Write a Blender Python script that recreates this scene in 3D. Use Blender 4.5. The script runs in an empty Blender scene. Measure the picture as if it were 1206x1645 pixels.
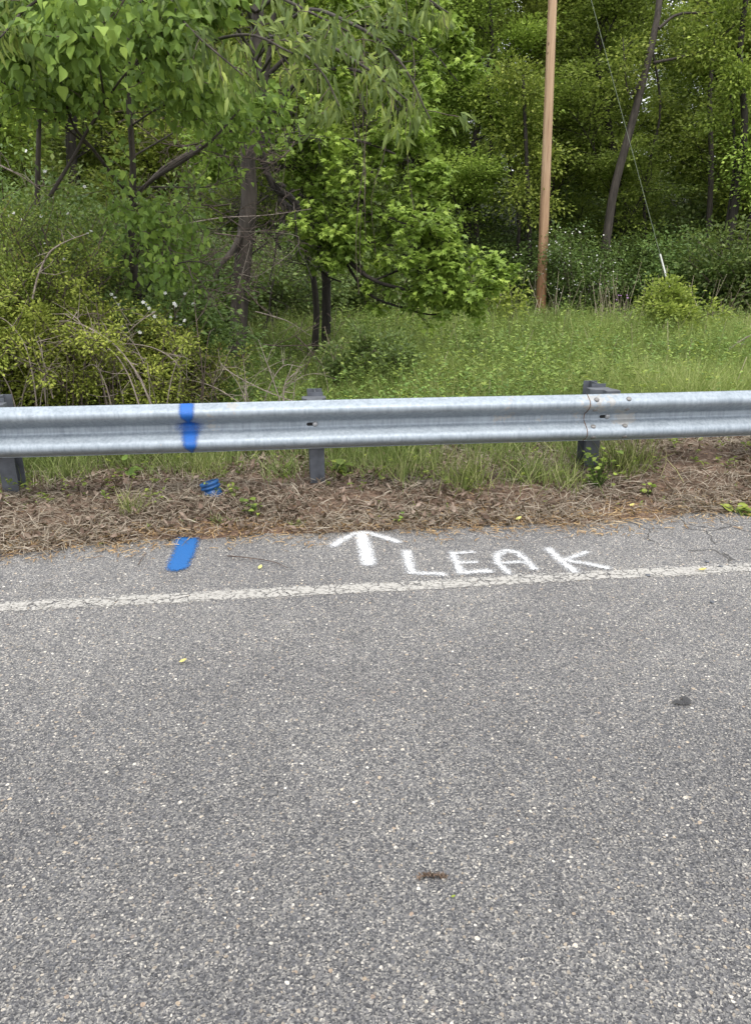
import bpy, bmesh, math
import numpy as np
from mathutils import Vector, Matrix

R = math.radians
SC = bpy.context.scene
# ------------------------------------------------------------------ camera
F, CX, CY, H, PITCH = 1160.0, 603.0, 822.5, 1.53, R(19.1)
cam = bpy.data.objects.new('camera', bpy.data.cameras.new('camera'))
SC.collection.objects.link(cam); SC.camera = cam
cam.location = (0, 0, H); cam.rotation_euler = (R(90) - PITCH, 0, 0)
cam.data.sensor_fit = 'HORIZONTAL'; cam.data.sensor_width = 36
cam.data.lens = 36 * F / 1206; cam.data.clip_end = 600; cam.data.clip_start = 0.05
# ------------------------------------------------------------------ sky, sun, exposure
SUN_EL, SUN_AZ = R(66), R(165)
w = bpy.data.worlds.new('World'); SC.world = w; w.use_nodes = True
nt = w.node_tree; bgn = nt.nodes['Background']
sky = nt.nodes.new('ShaderNodeTexSky'); sky.sky_type = 'NISHITA'; sky.sun_disc = False
sky.sun_elevation = SUN_EL; sky.sun_rotation = SUN_AZ; sky.dust_density = 4.0; sky.air_density = 1.0
mx = nt.nodes.new('ShaderNodeMix'); mx.data_type = 'RGBA'; mx.inputs[0].default_value = 0.80
mx.inputs[7].default_value = (9.0, 9.05, 9.2, 1)          # overcast veil
nt.links.new(sky.outputs[0], mx.inputs[6]); nt.links.new(mx.outputs[2], bgn.inputs[0])
bgn.inputs[1].default_value = 0.11
sl = bpy.data.objects.new('sun', bpy.data.lights.new('sun', 'SUN')); SC.collection.objects.link(sl)
sl.data.energy = 1.1; sl.data.angle = R(14); sl.data.color = (1.0, 0.96, 0.9)
sd = Vector((math.sin(SUN_AZ) * math.cos(SUN_EL), math.cos(SUN_AZ) * math.cos(SUN_EL), math.sin(SUN_EL)))
sl.rotation_euler = sd.to_track_quat('Z', 'Y').to_euler()
SC.view_settings.view_transform = 'Standard'; SC.view_settings.look = 'None'
SC.view_settings.exposure = 1.12; SC.view_settings.gamma = 1.0
SC.cycles.max_bounces = 6; SC.cycles.diffuse_bounces = 4; SC.cycles.transparent_max_bounces = 8
SC.cycles.transmission_bounces = 3; SC.cycles.glossy_bounces = 2
SC.cycles.caustics_reflective = False; SC.cycles.caustics_refractive = False

# ------------------------------------------------------------------ layout helpers
CP, SP = math.cos(PITCH), math.sin(PITCH)
def ray(px, py):
    u, v = (px - CX) / F, (py - CY) / F
    return np.array([u, CP - v * SP, -SP - v * CP])
def G(px, py, z=0.0):                      # photo pixel -> point on the level z
    d = ray(px, py); return np.array([0, 0, H]) + d * ((z - H) / d[2])
def at(px, py, y):                         # photo pixel -> point at world distance y
    d = ray(px, py); return np.array([0, 0, H]) + d * (y / d[1])
RC, RS = 0.9921, 0.1253                    # the road runs along t, n points away from it
def W(t, n, z=0.0): return np.stack([t * RC - n * RS, t * RS + n * RC, np.zeros_like(t * 1.0) + z], -1)
def TN(p): return p[..., 0] * RC + p[..., 1] * RS, -p[..., 0] * RS + p[..., 1] * RC

def vnoise(x, y, seed=0):                  # smooth value noise
    xi, yi = np.floor(x), np.floor(y); fx, fy = x - xi, y - yi
    fx = fx * fx * (3 - 2 * fx); fy = fy * fy * (3 - 2 * fy)
    def h(a, b):
        s = np.sin(a * 127.1 + b * 311.7 + seed * 74.7) * 43758.5453
        return s - np.floor(s)
    return (h(xi, yi) * (1 - fx) + h(xi + 1, yi) * fx) * (1 - fy) + (h(xi, yi + 1) * (1 - fx) + h(xi + 1, yi + 1) * fx) * fy
def fbm(x, y, seed=0): return (vnoise(x, y, seed) + .5 * vnoise(x * 2.1, y * 2.1, seed + 3) + .25 * vnoise(x * 4.3, y * 4.3, seed + 7)) / 1.75

def edge_n(t):                             # where the litter begins
    return 4.02 + 0.13 * (fbm(t * 1.3, t * 0 + 2.0, 1) - .5) + .06 * (vnoise(t * 6, t * 0, 5) - .5) \
        - 0.13 * np.exp(-((t + 1.75) / .42) ** 2) + 0.10 * np.clip((t - 2.35) / .15, 0, 1)
def sm(a, b, x):
    k = np.clip((x - a) / (b - a), 0, 1); return k * k * (3 - 2 * k)
def terr(t, n):
    e = edge_n(t)
    z = -0.05 + 0.07 * sm(e - .03, e + .05, n) + 0.075 * sm(e + .05, e + .62, n)
    z = z + 0.16 * sm(1.9, 3.1, t) * sm(4.25, 4.85, n) * (1 - sm(5.2, 6.2, n))
    z = z + (0.028 * (fbm(t * 5, n * 5, 2) - .5) + .016 * (fbm(t * 17, n * 17, 9) - .5)) * sm(e + .02, e + .2, n)
    z = z - 0.12 * sm(5.3, 7.5, n)
    z = z + 0.22 * (fbm(t * .35, n * .35, 4) - .5) * sm(7, 12, n)
    z = z - 0.16 * sm(10, 16, n)
    z = z + 0.20 * np.clip(n - 31, 0, 60) ** 1.0
    return z
def terr_xy(x, y):
    p = np.stack([np.asarray(x, float), np.asarray(y, float)], -1); t, n = TN(p); return terr(t, n)

# ------------------------------------------------------------------ object helpers
def tag(o, label=None, cat=None, group=None, kind=None):
    if label: o['label'] = label
    if cat: o['category'] = cat
    if group: o['group'] = group
    if kind: o['kind'] = kind
    return o
def empty(name, loc, label, cat, group=None, rz=0):
    o = bpy.data.objects.new(name, None); SC.collection.objects.link(o)
    o.location = tuple(loc); o.rotation_euler = (0, 0, rz); o.empty_display_size = .1
    return tag(o, label, cat, group)
def link(name, me, mat, parent=None):
    o = bpy.data.objects.new(name, me); SC.collection.objects.link(o)
    if mat is not None and not me.materials: me.materials.append(mat)
    if parent is not None: o.parent = parent
    return o
def npmesh(name, V, loops, sizes, rnd=None, mat=None, parent=None, smooth=False, vatt=None, origin=None):
    me = bpy.data.meshes.new(name)
    V = np.asarray(V, np.float32)
    if origin is not None: V = V - np.asarray(origin, np.float32)
    me.vertices.add(len(V)); me.vertices.foreach_set('co', V.ravel())
    loops = np.asarray(loops, np.int32).ravel(); sizes = np.asarray(sizes, np.int32)
    me.loops.add(len(loops)); me.loops.foreach_set('vertex_index', loops)
    me.polygons.add(len(sizes)); me.polygons.foreach_set('loop_start', np.concatenate([[0], np.cumsum(sizes)[:-1]]).astype(np.int32))
    me.update(calc_edges=True)
    if rnd is not None:
        a = me.attributes.new('rnd', 'FLOAT', 'FACE'); a.data.foreach_set('value', np.asarray(rnd, np.float32))
    if vatt is not None:
        a = me.attributes.new('cov', 'FLOAT', 'POINT'); a.data.foreach_set('value', np.asarray(vatt, np.float32))
    if smooth: me.polygons.foreach_set('use_smooth', np.ones(len(sizes), bool))
    me.update()
    return link(name, me, mat, parent)
def grid_faces(nx, ny):
    i, j = np.meshgrid(np.arange(nx - 1), np.arange(ny - 1), indexing='ij')
    a = (i * ny + j).ravel(); return np.stack([a, a + ny, a + ny + 1, a + 1], -1)

def nrmz(a): return a / (np.linalg.norm(a, axis=-1, keepdims=True) + 1e-9)
# leaf shapes: vertices (along, side, up) and faces
SH = {
 'rhomb': ([(0,0,0),(.5,.5,.10),(1,0,-.05),(.5,-.5,.10)], [(0,1,2),(0,2,3)]),
 'flat':  ([(0,0,0),(.45,.5,.05),(1,0,0),(.45,-.5,-.05)], [(0,1,2,3)]),
 'broad': ([(0,0,0),(.28,0,-.05),(.62,0,-.09),(1,0,-.20),
             (.03,.24,.05),(.20,.46,.10),(.46,.46,.08),(.72,.25,.0),(-.04,-.26,.04),(.22,-.50,.09),(.48,-.44,.10),(.70,-.28,.02)],
           [(0,1,5,4),(1,2,6,5),(2,7,6),(2,3,7),(0,8,9,1),(1,9,10,2),(2,10,11),(2,11,3)]),
 'maple': ([(0,0,0),(.55,0,-.04),(1,0,-.14),(.62,.16,0),(.72,.44,-.04),(.38,.26,.03),(.20,.50,.0),(.62,-.16,0),(.72,-.44,-.04),(.38,-.26,.03),(.20,-.50,.0)],
           [(0,1,5,6),(1,3,4,5),(1,2,3),(0,10,9,1),(1,9,8,7),(1,7,2)]),
 'narrow':([(0,0,0),(.3,.42,.02),(.3,0,-.03),(.3,-.42,.02),(.68,.36,-.09),(.68,0,-.13),(.68,-.36,-.09),(1,0,-.32)],
           [(0,2,1),(0,3,2),(1,2,5,4),(2,3,6,5),(4,5,7),(5,6,7)]),
 'blade': ([(0,.5,0),(0,-.5,0),(.5,.4,.05),(.5,-.4,.05),(.82,.22,-.06),(.82,-.22,-.06),(1,0,-.18)],
           [(0,1,3,2),(2,3,5,4),(4,5,6)]),
 'blade2':([(0,.5,0),(0,-.5,0),(.55,.35,.06),(.55,-.35,.06),(1,0,-.10)], [(0,1,3,2),(2,3,4)]),
 'strip': ([(0,.5,0),(0,-.5,0),(.5,.5,.07),(.5,-.5,.07),(1,.4,0),(1,-.4,0)], [(0,1,3,2),(2,3,5,4)]),
 'chip':  ([(0,0,.05),(.3,.42,.16),(.35,0,0),(.3,-.40,.10),(.80,.26,.30),(.66,0,.02),(.62,-.40,.20),(1,.06,.30)],
           [(0,2,1),(0,3,2),(1,2,5,4),(2,3,6,5),(4,5,7),(5,6,7)]),
}
def leaves(name, C, A, N, L, Wd, shape, mat, parent=None, rnd=None, rng=None, origin=None, smooth=False):
    vs, fs = SH[shape]; vs = np.array(vs); n = len(C)
    A = nrmz(A); S = nrmz(np.cross(N, A)); N = np.cross(A, S)
    L = np.broadcast_to(L, (n,)); Wd = np.broadcast_to(Wd, (n,))
    V = (C[:, None] + A[:, None] * (vs[None, :, 0, None] * L[:, None, None])
         + S[:, None] * (vs[None, :, 1, None] * Wd[:, None, None])
         + N[:, None] * (vs[None, :, 2, None] * L[:, None, None]))
    flat = np.array([i for f in fs for i in f]); sz = np.array([len(f) for f in fs])
    loops = (np.arange(n)[:, None] * len(vs) + flat[None]).ravel()
    if rnd is None: rnd = rng.random(n)
    return npmesh(name, V.reshape(-1, 3), loops, np.tile(sz, n), np.repeat(rnd, len(fs)), mat, parent, smooth, origin=origin)

def tubes(name, brs, mat, parent=None, sides=6, origin=None):
    Vs, Ls, Rn, base = [], [], [], 0
    ang = np.linspace(0, 2 * math.pi, sides, endpoint=False)
    for P, rad in brs:
        P = np.asarray(P, float); rad = np.asarray(rad, float); m = len(P)
        T = nrmz(np.gradient(P, axis=0))
        ref = np.array([0.13, .97, .21]) if abs(T[0, 1]) < .8 else np.array([.97, .1, .2])
        U = nrmz(np.cross(T, ref)); B = np.cross(T, U)
        ring = P[:, None] + rad[:, None, None] * (np.cos(ang)[None, :, None] * U[:, None] + np.sin(ang)[None, :, None] * B[:, None])
        Vs.append(ring.reshape(-1, 3))
        i, j = np.meshgrid(np.arange(m - 1), np.arange(sides), indexing='ij')
        a = base + i * sides + j; b = base + i * sides + (j + 1) % sides
        Ls.append(np.stack([a, b, b + sides, a + sides], -1).reshape(-1, 4))
        base += m * sides
    Ls = np.concatenate(Ls); V = np.concatenate(Vs)
    return npmesh(name, V, Ls, np.full(len(Ls), 4), None, mat, parent, True, origin=origin)

def spline(pts, n):
    pts = np.asarray(pts, float); m = len(pts)
    P = np.vstack([2 * pts[0] - pts[1], pts, 2 * pts[-1] - pts[-2]])
    out = []
    for q in np.linspace(0, m - 1 - 1e-6, n):
        i = int(q); f = q - i; a, b, c, d = P[i], P[i + 1], P[i + 2], P[i + 3]
        out.append(.5 * (2 * b + (c - a) * f + (2 * a - 5 * b + 4 * c - d) * f * f + (3 * b - a - 3 * c + d) * f ** 3))
    return np.array(out)

class Skel:
    def __init__(s, seed): s.b = []; s.anch = []; s.adir = []; s.r = np.random.default_rng(seed)
    def poly(s, P, r0, r1): s.b.append((P, np.linspace(r0, r1, len(P))))
    def grow(s, p, d, L, r, lev, last, spread=.8, up=.05, wob=.22, nch=4, shrink=.6, first=.3, seg=5, anch=4, rr=.55):
        g = s.r; P = [p]; d = d / np.linalg.norm(d); dirs = [d]
        for k in range(seg):
            d = d + g.normal(0, wob, 3) * .6 + np.array([0, 0, up]); d = d / np.linalg.norm(d)
            P.append(P[-1] + d * L / seg); dirs.append(d)
        P = np.array(P); s.poly(P, r, max(r * .35, .003))
        if lev >= last:
            for f in np.linspace(.25, 1, anch):
                i = min(int(f * seg), seg - 1); q = f * seg - i
                s.anch.append(P[i] * (1 - q) + P[min(i + 1, seg)] * q); s.adir.append(dirs[i])
            return
        s.kids(P, L, r, lev, last, spread, up, wob, nch, shrink, first, seg, anch, rr)
    def kids(s, P, L, r, lev, last, spread, up, wob, nch, shrink, first, seg, anch, rr=.55):
        g = s.r; m = len(P) - 1
        for k in range(nch):
            f = first + (1 - first) * (k + g.random() * .8) / nch
            f = min(f, .99); i = int(f * m); q = f * m - i
            p = P[i] * (1 - q) + P[i + 1] * q; t = P[i + 1] - P[i]; t = t / np.linalg.norm(t)
            o = g.normal(0, 1, 3); o = o - t * o.dot(t); o = o / np.linalg.norm(o)
            d = t * (1 - spread * .5) + o * spread + np.array([0, 0, up])
            s.grow(p, d, L * shrink * (1.15 - .5 * f) * g.uniform(.75, 1.2), r * rr * (1.1 - .4 * f), lev + 1, last, spread, up, wob, nch, shrink, first, seg, anch, rr)
    def leafpts(s, per, sig, mode='mix', droop=.35, flat=.6):
        g = s.r; A = np.repeat(np.array(s.anch), per, 0); D = np.repeat(np.array(s.adir), per, 0); n = len(A)
        off = g.normal(0, 1, (n, 3)) * sig; off[:, 2] *= flat
        out = nrmz(off + D * .3 * sig)
        ax = nrmz(out + D * .4 + g.normal(0, .3, (n, 3)) + np.array([0, 0, -droop]))
        N = nrmz(g.normal(0, .42, (n, 3)) + np.array([0, -.12, 1.0]))
        return A + off, ax, N

# ------------------------------------------------------------------ materials
def mat_new(name):
    m = bpy.data.materials.new(name); m.use_nodes = True; nt = m.node_tree
    return m, nt, nt.nodes['Principled BSDF'], nt.nodes['Material Output']
def N_(nt, t, **kw):
    n = nt.nodes.new(t)
    for k, v in kw.items():
        if k.startswith('i_'):
            n.inputs[int(k[2:]) if k[2:].isdigit() else k[2:]].default_value = v
        else: setattr(n, k, v)
    return n
def ramp(nt, src, stops, interp='LINEAR'):
    r = nt.nodes.new('ShaderNodeValToRGB'); r.color_ramp.interpolation = interp
    e = r.color_ramp.elements
    while len(e) < len(stops): e.new(.5)
    for x, (p, c) in zip(e, stops): x.position = p; x.color = (*c, 1) if len(c) == 3 else c
    nt.links.new(src, r.inputs[0]); return r.outputs[0]
def mixc(nt, f, a, b, mode='MIX'):
    m = nt.nodes.new('ShaderNodeMix'); m.data_type = 'RGBA'; m.blend_type = mode
    for s, v in ((0, f), (6, a), (7, b)):
        if isinstance(v, (int, float)): m.inputs[s].default_value = v
        elif isinstance(v, tuple): m.inputs[s].default_value = (*v, 1)
        else: nt.links.new(v, m.inputs[s])
    return m.outputs[2]
def math_(nt, op, a, b=None, c=None, clamp=False):
    m = nt.nodes.new('ShaderNodeMath'); m.operation = op; m.use_clamp = clamp
    for i, v in enumerate((a, b, c)):
        if v is None: continue
        if isinstance(v, (int, float)): m.inputs[i].default_value = v
        else: nt.links.new(v, m.inputs[i])
    return m.outputs[0]
def coords(nt, kind='Object', scale=(1, 1, 1)):
    t = nt.nodes.new('ShaderNodeTexCoord'); mp = nt.nodes.new('ShaderNodeMapping'); mp.inputs['Scale'].default_value = scale
    nt.links.new(t.outputs[kind], mp.inputs[0]); return mp.outputs[0]
def noise(nt, vec, scale, detail=3, rough=.55, dist=0):
    n = N_(nt, 'ShaderNodeTexNoise'); n.inputs['Scale'].default_value = scale; n.inputs['Detail'].default_value = detail
    n.inputs['Roughness'].default_value = rough; n.inputs['Distortion'].default_value = dist
    nt.links.new(vec, n.inputs['Vector']); return n
def bump(nt, bsdf, h, s=.4, d=.01):
    b = nt.nodes.new('ShaderNodeBump'); b.inputs['Strength'].default_value = s; b.inputs['Distance'].default_value = d
    nt.links.new(h, b.inputs['Height']); nt.links.new(b.outputs[0], bsdf.inputs['Normal'])

def leaf_mat(name, stops, trans=.35, rough=.5, spec=.35, hue=.12):
    m, nt, b, out = mat_new(name)
    a = N_(nt, 'ShaderNodeAttribute', attribute_name='rnd')
    c = ramp(nt, a.outputs['Fac'], stops)
    oi = N_(nt, 'ShaderNodeObjectInfo')
    hs = N_(nt, 'ShaderNodeHueSaturation'); nt.links.new(c, hs.inputs['Color'])
    nt.links.new(math_(nt, 'MULTIPLY_ADD', oi.outputs['Random'], hue * 2.2, 1 - hue * 1.1), hs.inputs['Value'])
    nt.links.new(math_(nt, 'MULTIPLY_ADD', oi.outputs['Random'], .03, .490), hs.inputs['Hue']); hs.inputs['Saturation'].default_value = .93
    c = hs.outputs[0]
    nt.links.new(c, b.inputs['Base Color']); b.inputs['Roughness'].default_value = rough
    b.inputs['Specular IOR Level'].default_value = spec
    tr = N_(nt, 'ShaderNodeBsdfTranslucent'); nt.links.new(mixc(nt, .5, c, (.20, .27, .05)), tr.inputs[0])
    ms = N_(nt, 'ShaderNodeMixShader'); ms.inputs[0].default_value = trans
    nt.links.new(b.outputs[0], ms.inputs[1]); nt.links.new(tr.outputs[0], ms.inputs[2]); nt.links.new(ms.outputs[0], out.inputs[0])
    return m
def bark_mat(name, c1, c2, sc=14, rough=.9):
    m, nt, b, out = mat_new(name); v = coords(nt, 'Object', (sc, sc, sc * .16))
    n = noise(nt, v, 1.0, 4, .65, .4); nt.links.new(ramp(nt, n.outputs[0], [(.3, c1), (.7, c2)]), b.inputs['Base Color'])
    b.inputs['Roughness'].default_value = rough; bump(nt, b, n.outputs[0], .8, .03); return m
def plain(name, col, rough=.6, var=.25, sc=20, metal=0, bmp=.15):
    m, nt, b, out = mat_new(name); v = coords(nt)
    n = noise(nt, v, sc, 4); lo = tuple(x * (1 - var) for x in col); hi = tuple(min(1, x * (1 + var)) for x in col)
    nt.links.new(ramp(nt, n.outputs[0], [(.3, lo), (.7, hi)]), b.inputs['Base Color'])
    b.inputs['Roughness'].default_value = rough; b.inputs['Metallic'].default_value = metal
    if bmp: bump(nt, b, n.outputs[0], bmp, .005)
    return m

def asphalt_mat():
    m, nt, b, out = mat_new('asphalt'); v = coords(nt)
    wv = noise(nt, v, 60, 2); vw = mixc(nt, .012, v, wv.outputs[1], 'ADD')
    fine = N_(nt, 'ShaderNodeTexVoronoi'); fine.inputs['Scale'].default_value = 235; nt.links.new(vw, fine.inputs['Vector'])
    sf = N_(nt, 'ShaderNodeSeparateColor'); nt.links.new(fine.outputs['Color'], sf.inputs[0])
    cf = ramp(nt, sf.outputs[0], [(0, (.055, .056, .061)), (.35, (.112, .114, .122)), (.62, (.178, .177, .180)), (.86, (.265, .259, .248)), (1, (.47, .45, .415))])
    med = N_(nt, 'ShaderNodeTexVoronoi'); med.inputs['Scale'].default_value = 100; nt.links.new(vw, med.inputs['Vector'])
    smd = N_(nt, 'ShaderNodeSeparateColor'); nt.links.new(med.outputs['Color'], smd.inputs[0])
    cm = ramp(nt, smd.outputs[1], [(0, (.052, .054, .062)), (.4, (.145, .148, .162)), (.7, (.235, .23, .22)), (.88, (.35, .30, .24)), (1, (.66, .63, .57))])
    inm = math_(nt, 'MULTIPLY', math_(nt, 'GREATER_THAN', smd.outputs[0], .60), math_(nt, 'LESS_THAN', med.outputs['Distance'], .42))
    c = mixc(nt, inm, cf, cm)
    big = N_(nt, 'ShaderNodeTexVoronoi'); big.inputs['Scale'].default_value = 52; nt.links.new(vw, big.inputs['Vector'])
    sb = N_(nt, 'ShaderNodeSeparateColor'); nt.links.new(big.outputs['Color'], sb.inputs[0])
    cb = ramp(nt, sb.outputs[1], [(0, (.20, .20, .21)), (.35, (.36, .28, .22)), (.6, (.50, .42, .32)), (1, (.80, .78, .72))])
    inb = math_(nt, 'MULTIPLY', math_(nt, 'GREATER_THAN', sb.outputs[0], .95), math_(nt, 'LESS_THAN', big.outputs['Distance'], .30))
    c = mixc(nt, inb, c, cb)
    lg = noise(nt, v, .9, 4, .6); c = mixc(nt, 1.0, c, ramp(nt, lg.outputs[0], [(.3, (.82, .82, .83)), (.7, (1.14, 1.14, 1.13))]), 'MULTIPLY')
    md_ = noise(nt, v, 7, 3, .6); c = mixc(nt, 1.0, c, ramp(nt, md_.outputs[0], [(.3, (.93, .93, .93)), (.7, (1.06, 1.06, 1.06))]), 'MULTIPLY')
    sp = noise(nt, v, 2.6, 2, .5); c = mixc(nt, math_(nt, 'MULTIPLY', math_(nt, 'GREATER_THAN', sp.outputs[0], .745), .25), c, (.05, .05, .05))
    # colour grows paler across the lane towards the shoulder; a crack network at its right end
    rot = N_(nt, 'ShaderNodeVectorRotate', rotation_type='Z_AXIS'); rot.inputs['Angle'].default_value = -math.atan2(RS, RC)
    nt.links.new(v, rot.inputs['Vector']); sx = N_(nt, 'ShaderNodeSeparateXYZ'); nt.links.new(rot.outputs[0], sx.inputs[0])
    mr = N_(nt, 'ShaderNodeMapRange'); nt.links.new(sx.outputs[1], mr.inputs[0])
    for i, x in ((1, 1.6), (2, 3.6), (3, .94), (4, 1.22)): mr.inputs[i].default_value = x
    c = mixc(nt, 1.0, c, mr.outputs[0], 'MULTIPLY'); c = mixc(nt, 1.0, c, (1.015, 1.0, .975), 'MULTIPLY')
    cv = mixc(nt, .10, v, noise(nt, v, 9, 3).outputs[1], 'ADD')
    ck = N_(nt, 'ShaderNodeTexVoronoi', feature='DISTANCE_TO_EDGE'); ck.inputs['Scale'].default_value = 3.4; nt.links.new(cv, ck.inputs['Vector'])
    cmask = math_(nt, 'MULTIPLY', math_(nt, 'LESS_THAN', ck.outputs['Distance'], .016), math_(nt, 'GREATER_THAN', sx.outputs[0], 2.05))
    cmask = math_(nt, 'MULTIPLY', cmask, math_(nt, 'GREATER_THAN', sx.outputs[1], 3.3))
    cmask = math_(nt, 'MULTIPLY', cmask, math_(nt, 'GREATER_THAN', noise(nt, v, 3.1, 2).outputs[0], .47))
    c = mixc(nt, math_(nt, 'MULTIPLY', cmask, .75), c, (.045, .042, .04))
    nt.links.new(c, b.inputs['Base Color']); b.inputs['Roughness'].default_value = .78; b.inputs['Specular IOR Level'].default_value = .35
    h = math_(nt, 'ADD', fine.outputs['Distance'], math_(nt, 'MULTIPLY', med.outputs['Distance'], 1.3))
    h = math_(nt, 'SUBTRACT', h, cmask); bump(nt, b, h, .9, .006)
    return m
def soil_mat(name, stops, sc=9):
    m, nt, b, out = mat_new(name); v = coords(nt)
    n = noise(nt, v, sc, 6, .7, .6); nt.links.new(ramp(nt, n.outputs[0], stops), b.inputs['Base Color'])
    b.inputs['Roughness'].default_value = .95; bump(nt, b, n.outputs[0], .9, .02); return m
def ground_mat():
    m, nt, b, out = mat_new('ground_soil'); v = coords(nt)
    rot = N_(nt, 'ShaderNodeVectorRotate', rotation_type='Z_AXIS'); rot.inputs['Angle'].default_value = -math.atan2(RS, RC)
    nt.links.new(v, rot.inputs['Vector']); sx = N_(nt, 'ShaderNodeSeparateXYZ'); nt.links.new(rot.outputs[0], sx.inputs[0])
    n = noise(nt, v, 22, 6, .7, .6)
    br = ramp(nt, n.outputs[0], [(.25, (.045, .026, .017)), (.5, (.13, .082, .056)), (.75, (.27, .19, .135))])
    n2 = noise(nt, v, 6, 5, .65)
    gr = ramp(nt, n2.outputs[0], [(.3, (.016, .026, .007)), (.55, (.035, .060, .014)), (.75, (.075, .080, .03))])
    fl = ramp(nt, n2.outputs[0], [(.3, (.012, .016, .006)), (.7, (.045, .060, .020))])
    def mr(a, b_):
        k = N_(nt, 'ShaderNodeMapRange'); nt.links.new(math_(nt, 'ADD', sx.outputs[1], math_(nt, 'MULTIPLY', n2.outputs[0], .8)), k.inputs[0])
        k.inputs[1].default_value = a; k.inputs[2].default_value = b_; return k.outputs[0]
    c = mixc(nt, mr(5.5, 6.1), br, gr); c = mixc(nt, mr(26, 30), c, fl)
    nt.links.new(c, b.inputs['Base Color']); b.inputs['Roughness'].default_value = .95; bump(nt, b, n.outputs[0], .9, .02)
    return m
def paint_mat(name, col, lo=.30, hi=.62, grain=150, rough=.6, gamp=.9, cracks=False, base=.0):
    """paint sheet: 'cov' is how much paint landed; the grain of the surface shows through where it is thin"""
    m, nt, b, out = mat_new(name); v = coords(nt)
    a = N_(nt, 'ShaderNodeAttribute', attribute_name='cov')
    vo = N_(nt, 'ShaderNodeTexVoronoi'); vo.inputs['Scale'].default_value = grain; nt.links.new(v, vo.inputs['Vector'])
    s = N_(nt, 'ShaderNodeSeparateColor'); nt.links.new(vo.outputs['Color'], s.inputs[0])
    n = noise(nt, v, grain * .5, 3, .6)
    k = math_(nt, 'ADD', math_(nt, 'MULTIPLY', s.outputs[0], .5), math_(nt, 'MULTIPLY', n.outputs[0], .5))
    k = math_(nt, 'MULTIPLY', math_(nt, 'SUBTRACT', k, .5), gamp)
    k = math_(nt, 'ADD', a.outputs['Fac'], k)
    mr = N_(nt, 'ShaderNodeMapRange', interpolation_type='SMOOTHSTEP'); nt.links.new(k, mr.inputs[0])
    mr.inputs[1].default_value = lo; mr.inputs[2].default_value = hi
    al = mr.outputs[0]
    cc = mixc(nt, 1.0, (*col,), ramp(nt, n.outputs[0], [(.3, (.80, .80, .80)), (.7, (1.05, 1.05, 1.05))]), 'MULTIPLY')
    if cracks:
        cv = mixc(nt, .06, v, noise(nt, v, 22, 3).outputs[1], 'ADD')
        ck = N_(nt, 'ShaderNodeTexVoronoi', feature='DISTANCE_TO_EDGE'); ck.inputs['Scale'].default_value = 13; nt.links.new(cv, ck.inputs['Vector'])
        al = math_(nt, 'MULTIPLY', al, math_(nt, 'GREATER_THAN', math_(nt, 'ADD', ck.outputs['Distance'], math_(nt, 'MULTIPLY', noise(nt, v, 7, 3).outputs[0], .16)), .115))
        al = math_(nt, 'MULTIPLY', al, .78)
    nt.links.new(cc, b.inputs['Base Color']); nt.links.new(al, b.inputs['Alpha']); b.inputs['Roughness'].default_value = rough
    bump(nt, b, math_(nt, 'MULTIPLY', vo.outputs['Distance'], 1), .5, .004)
    return m
def galv_mat():
    m, nt, b, out = mat_new('galvanised_steel'); v = coords(nt)
    vo = N_(nt, 'ShaderNodeTexVoronoi'); vo.inputs['Scale'].default_value = 38; vo.inputs['Randomness'].default_value = 1
    nt.links.new(mixc(nt, .03, v, noise(nt, v, 30, 2).outputs[1], 'ADD'), vo.inputs['Vector'])
    s = N_(nt, 'ShaderNodeSeparateColor'); nt.links.new(vo.outputs['Color'], s.inputs[0])
    n = noise(nt, v, 5, 6, .7); st = noise(nt, coords(nt, 'Object', (60, 60, 2.5)), 1, 3, .6)
    c = mixc(nt, .5, ramp(nt, s.outputs[0], [(0, (.20, .245, .285)), (1, (.33, .385, .43))]), ramp(nt, n.outputs[0], [(.3, (.19, .225, .26)), (.7, (.38, .435, .49))]))
    c = mixc(nt, .35, c, ramp(nt, st.outputs[0], [(.35, (.17, .195, .22)), (.6, (.36, .40, .44))]))
    bl = noise(nt, v, 2.3, 5, .7); c = mixc(nt, math_(nt, 'MULTIPLY', math_(nt, 'GREATER_THAN', bl.outputs[0], .63), .35), c, (.42, .36, .28))
    sc_ = noise(nt, coords(nt, 'Object', (5, 5, 60)), 3, 5, .8); c = mixc(nt, math_(nt, 'MULTIPLY', math_(nt, 'GREATER_THAN', sc_.outputs[0], .665), .5), c, (.75, .78, .8))
    nt.links.new(c, b.inputs['Base Color']); b.inputs['Metallic'].default_value = .30
    nt.links.new(ramp(nt, n.outputs[0], [(.3, (.45,) * 3), (.7, (.62,) * 3)]), b.inputs['Roughness'])
    bump(nt, b, n.outputs[0], .12, .01); return m
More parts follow.
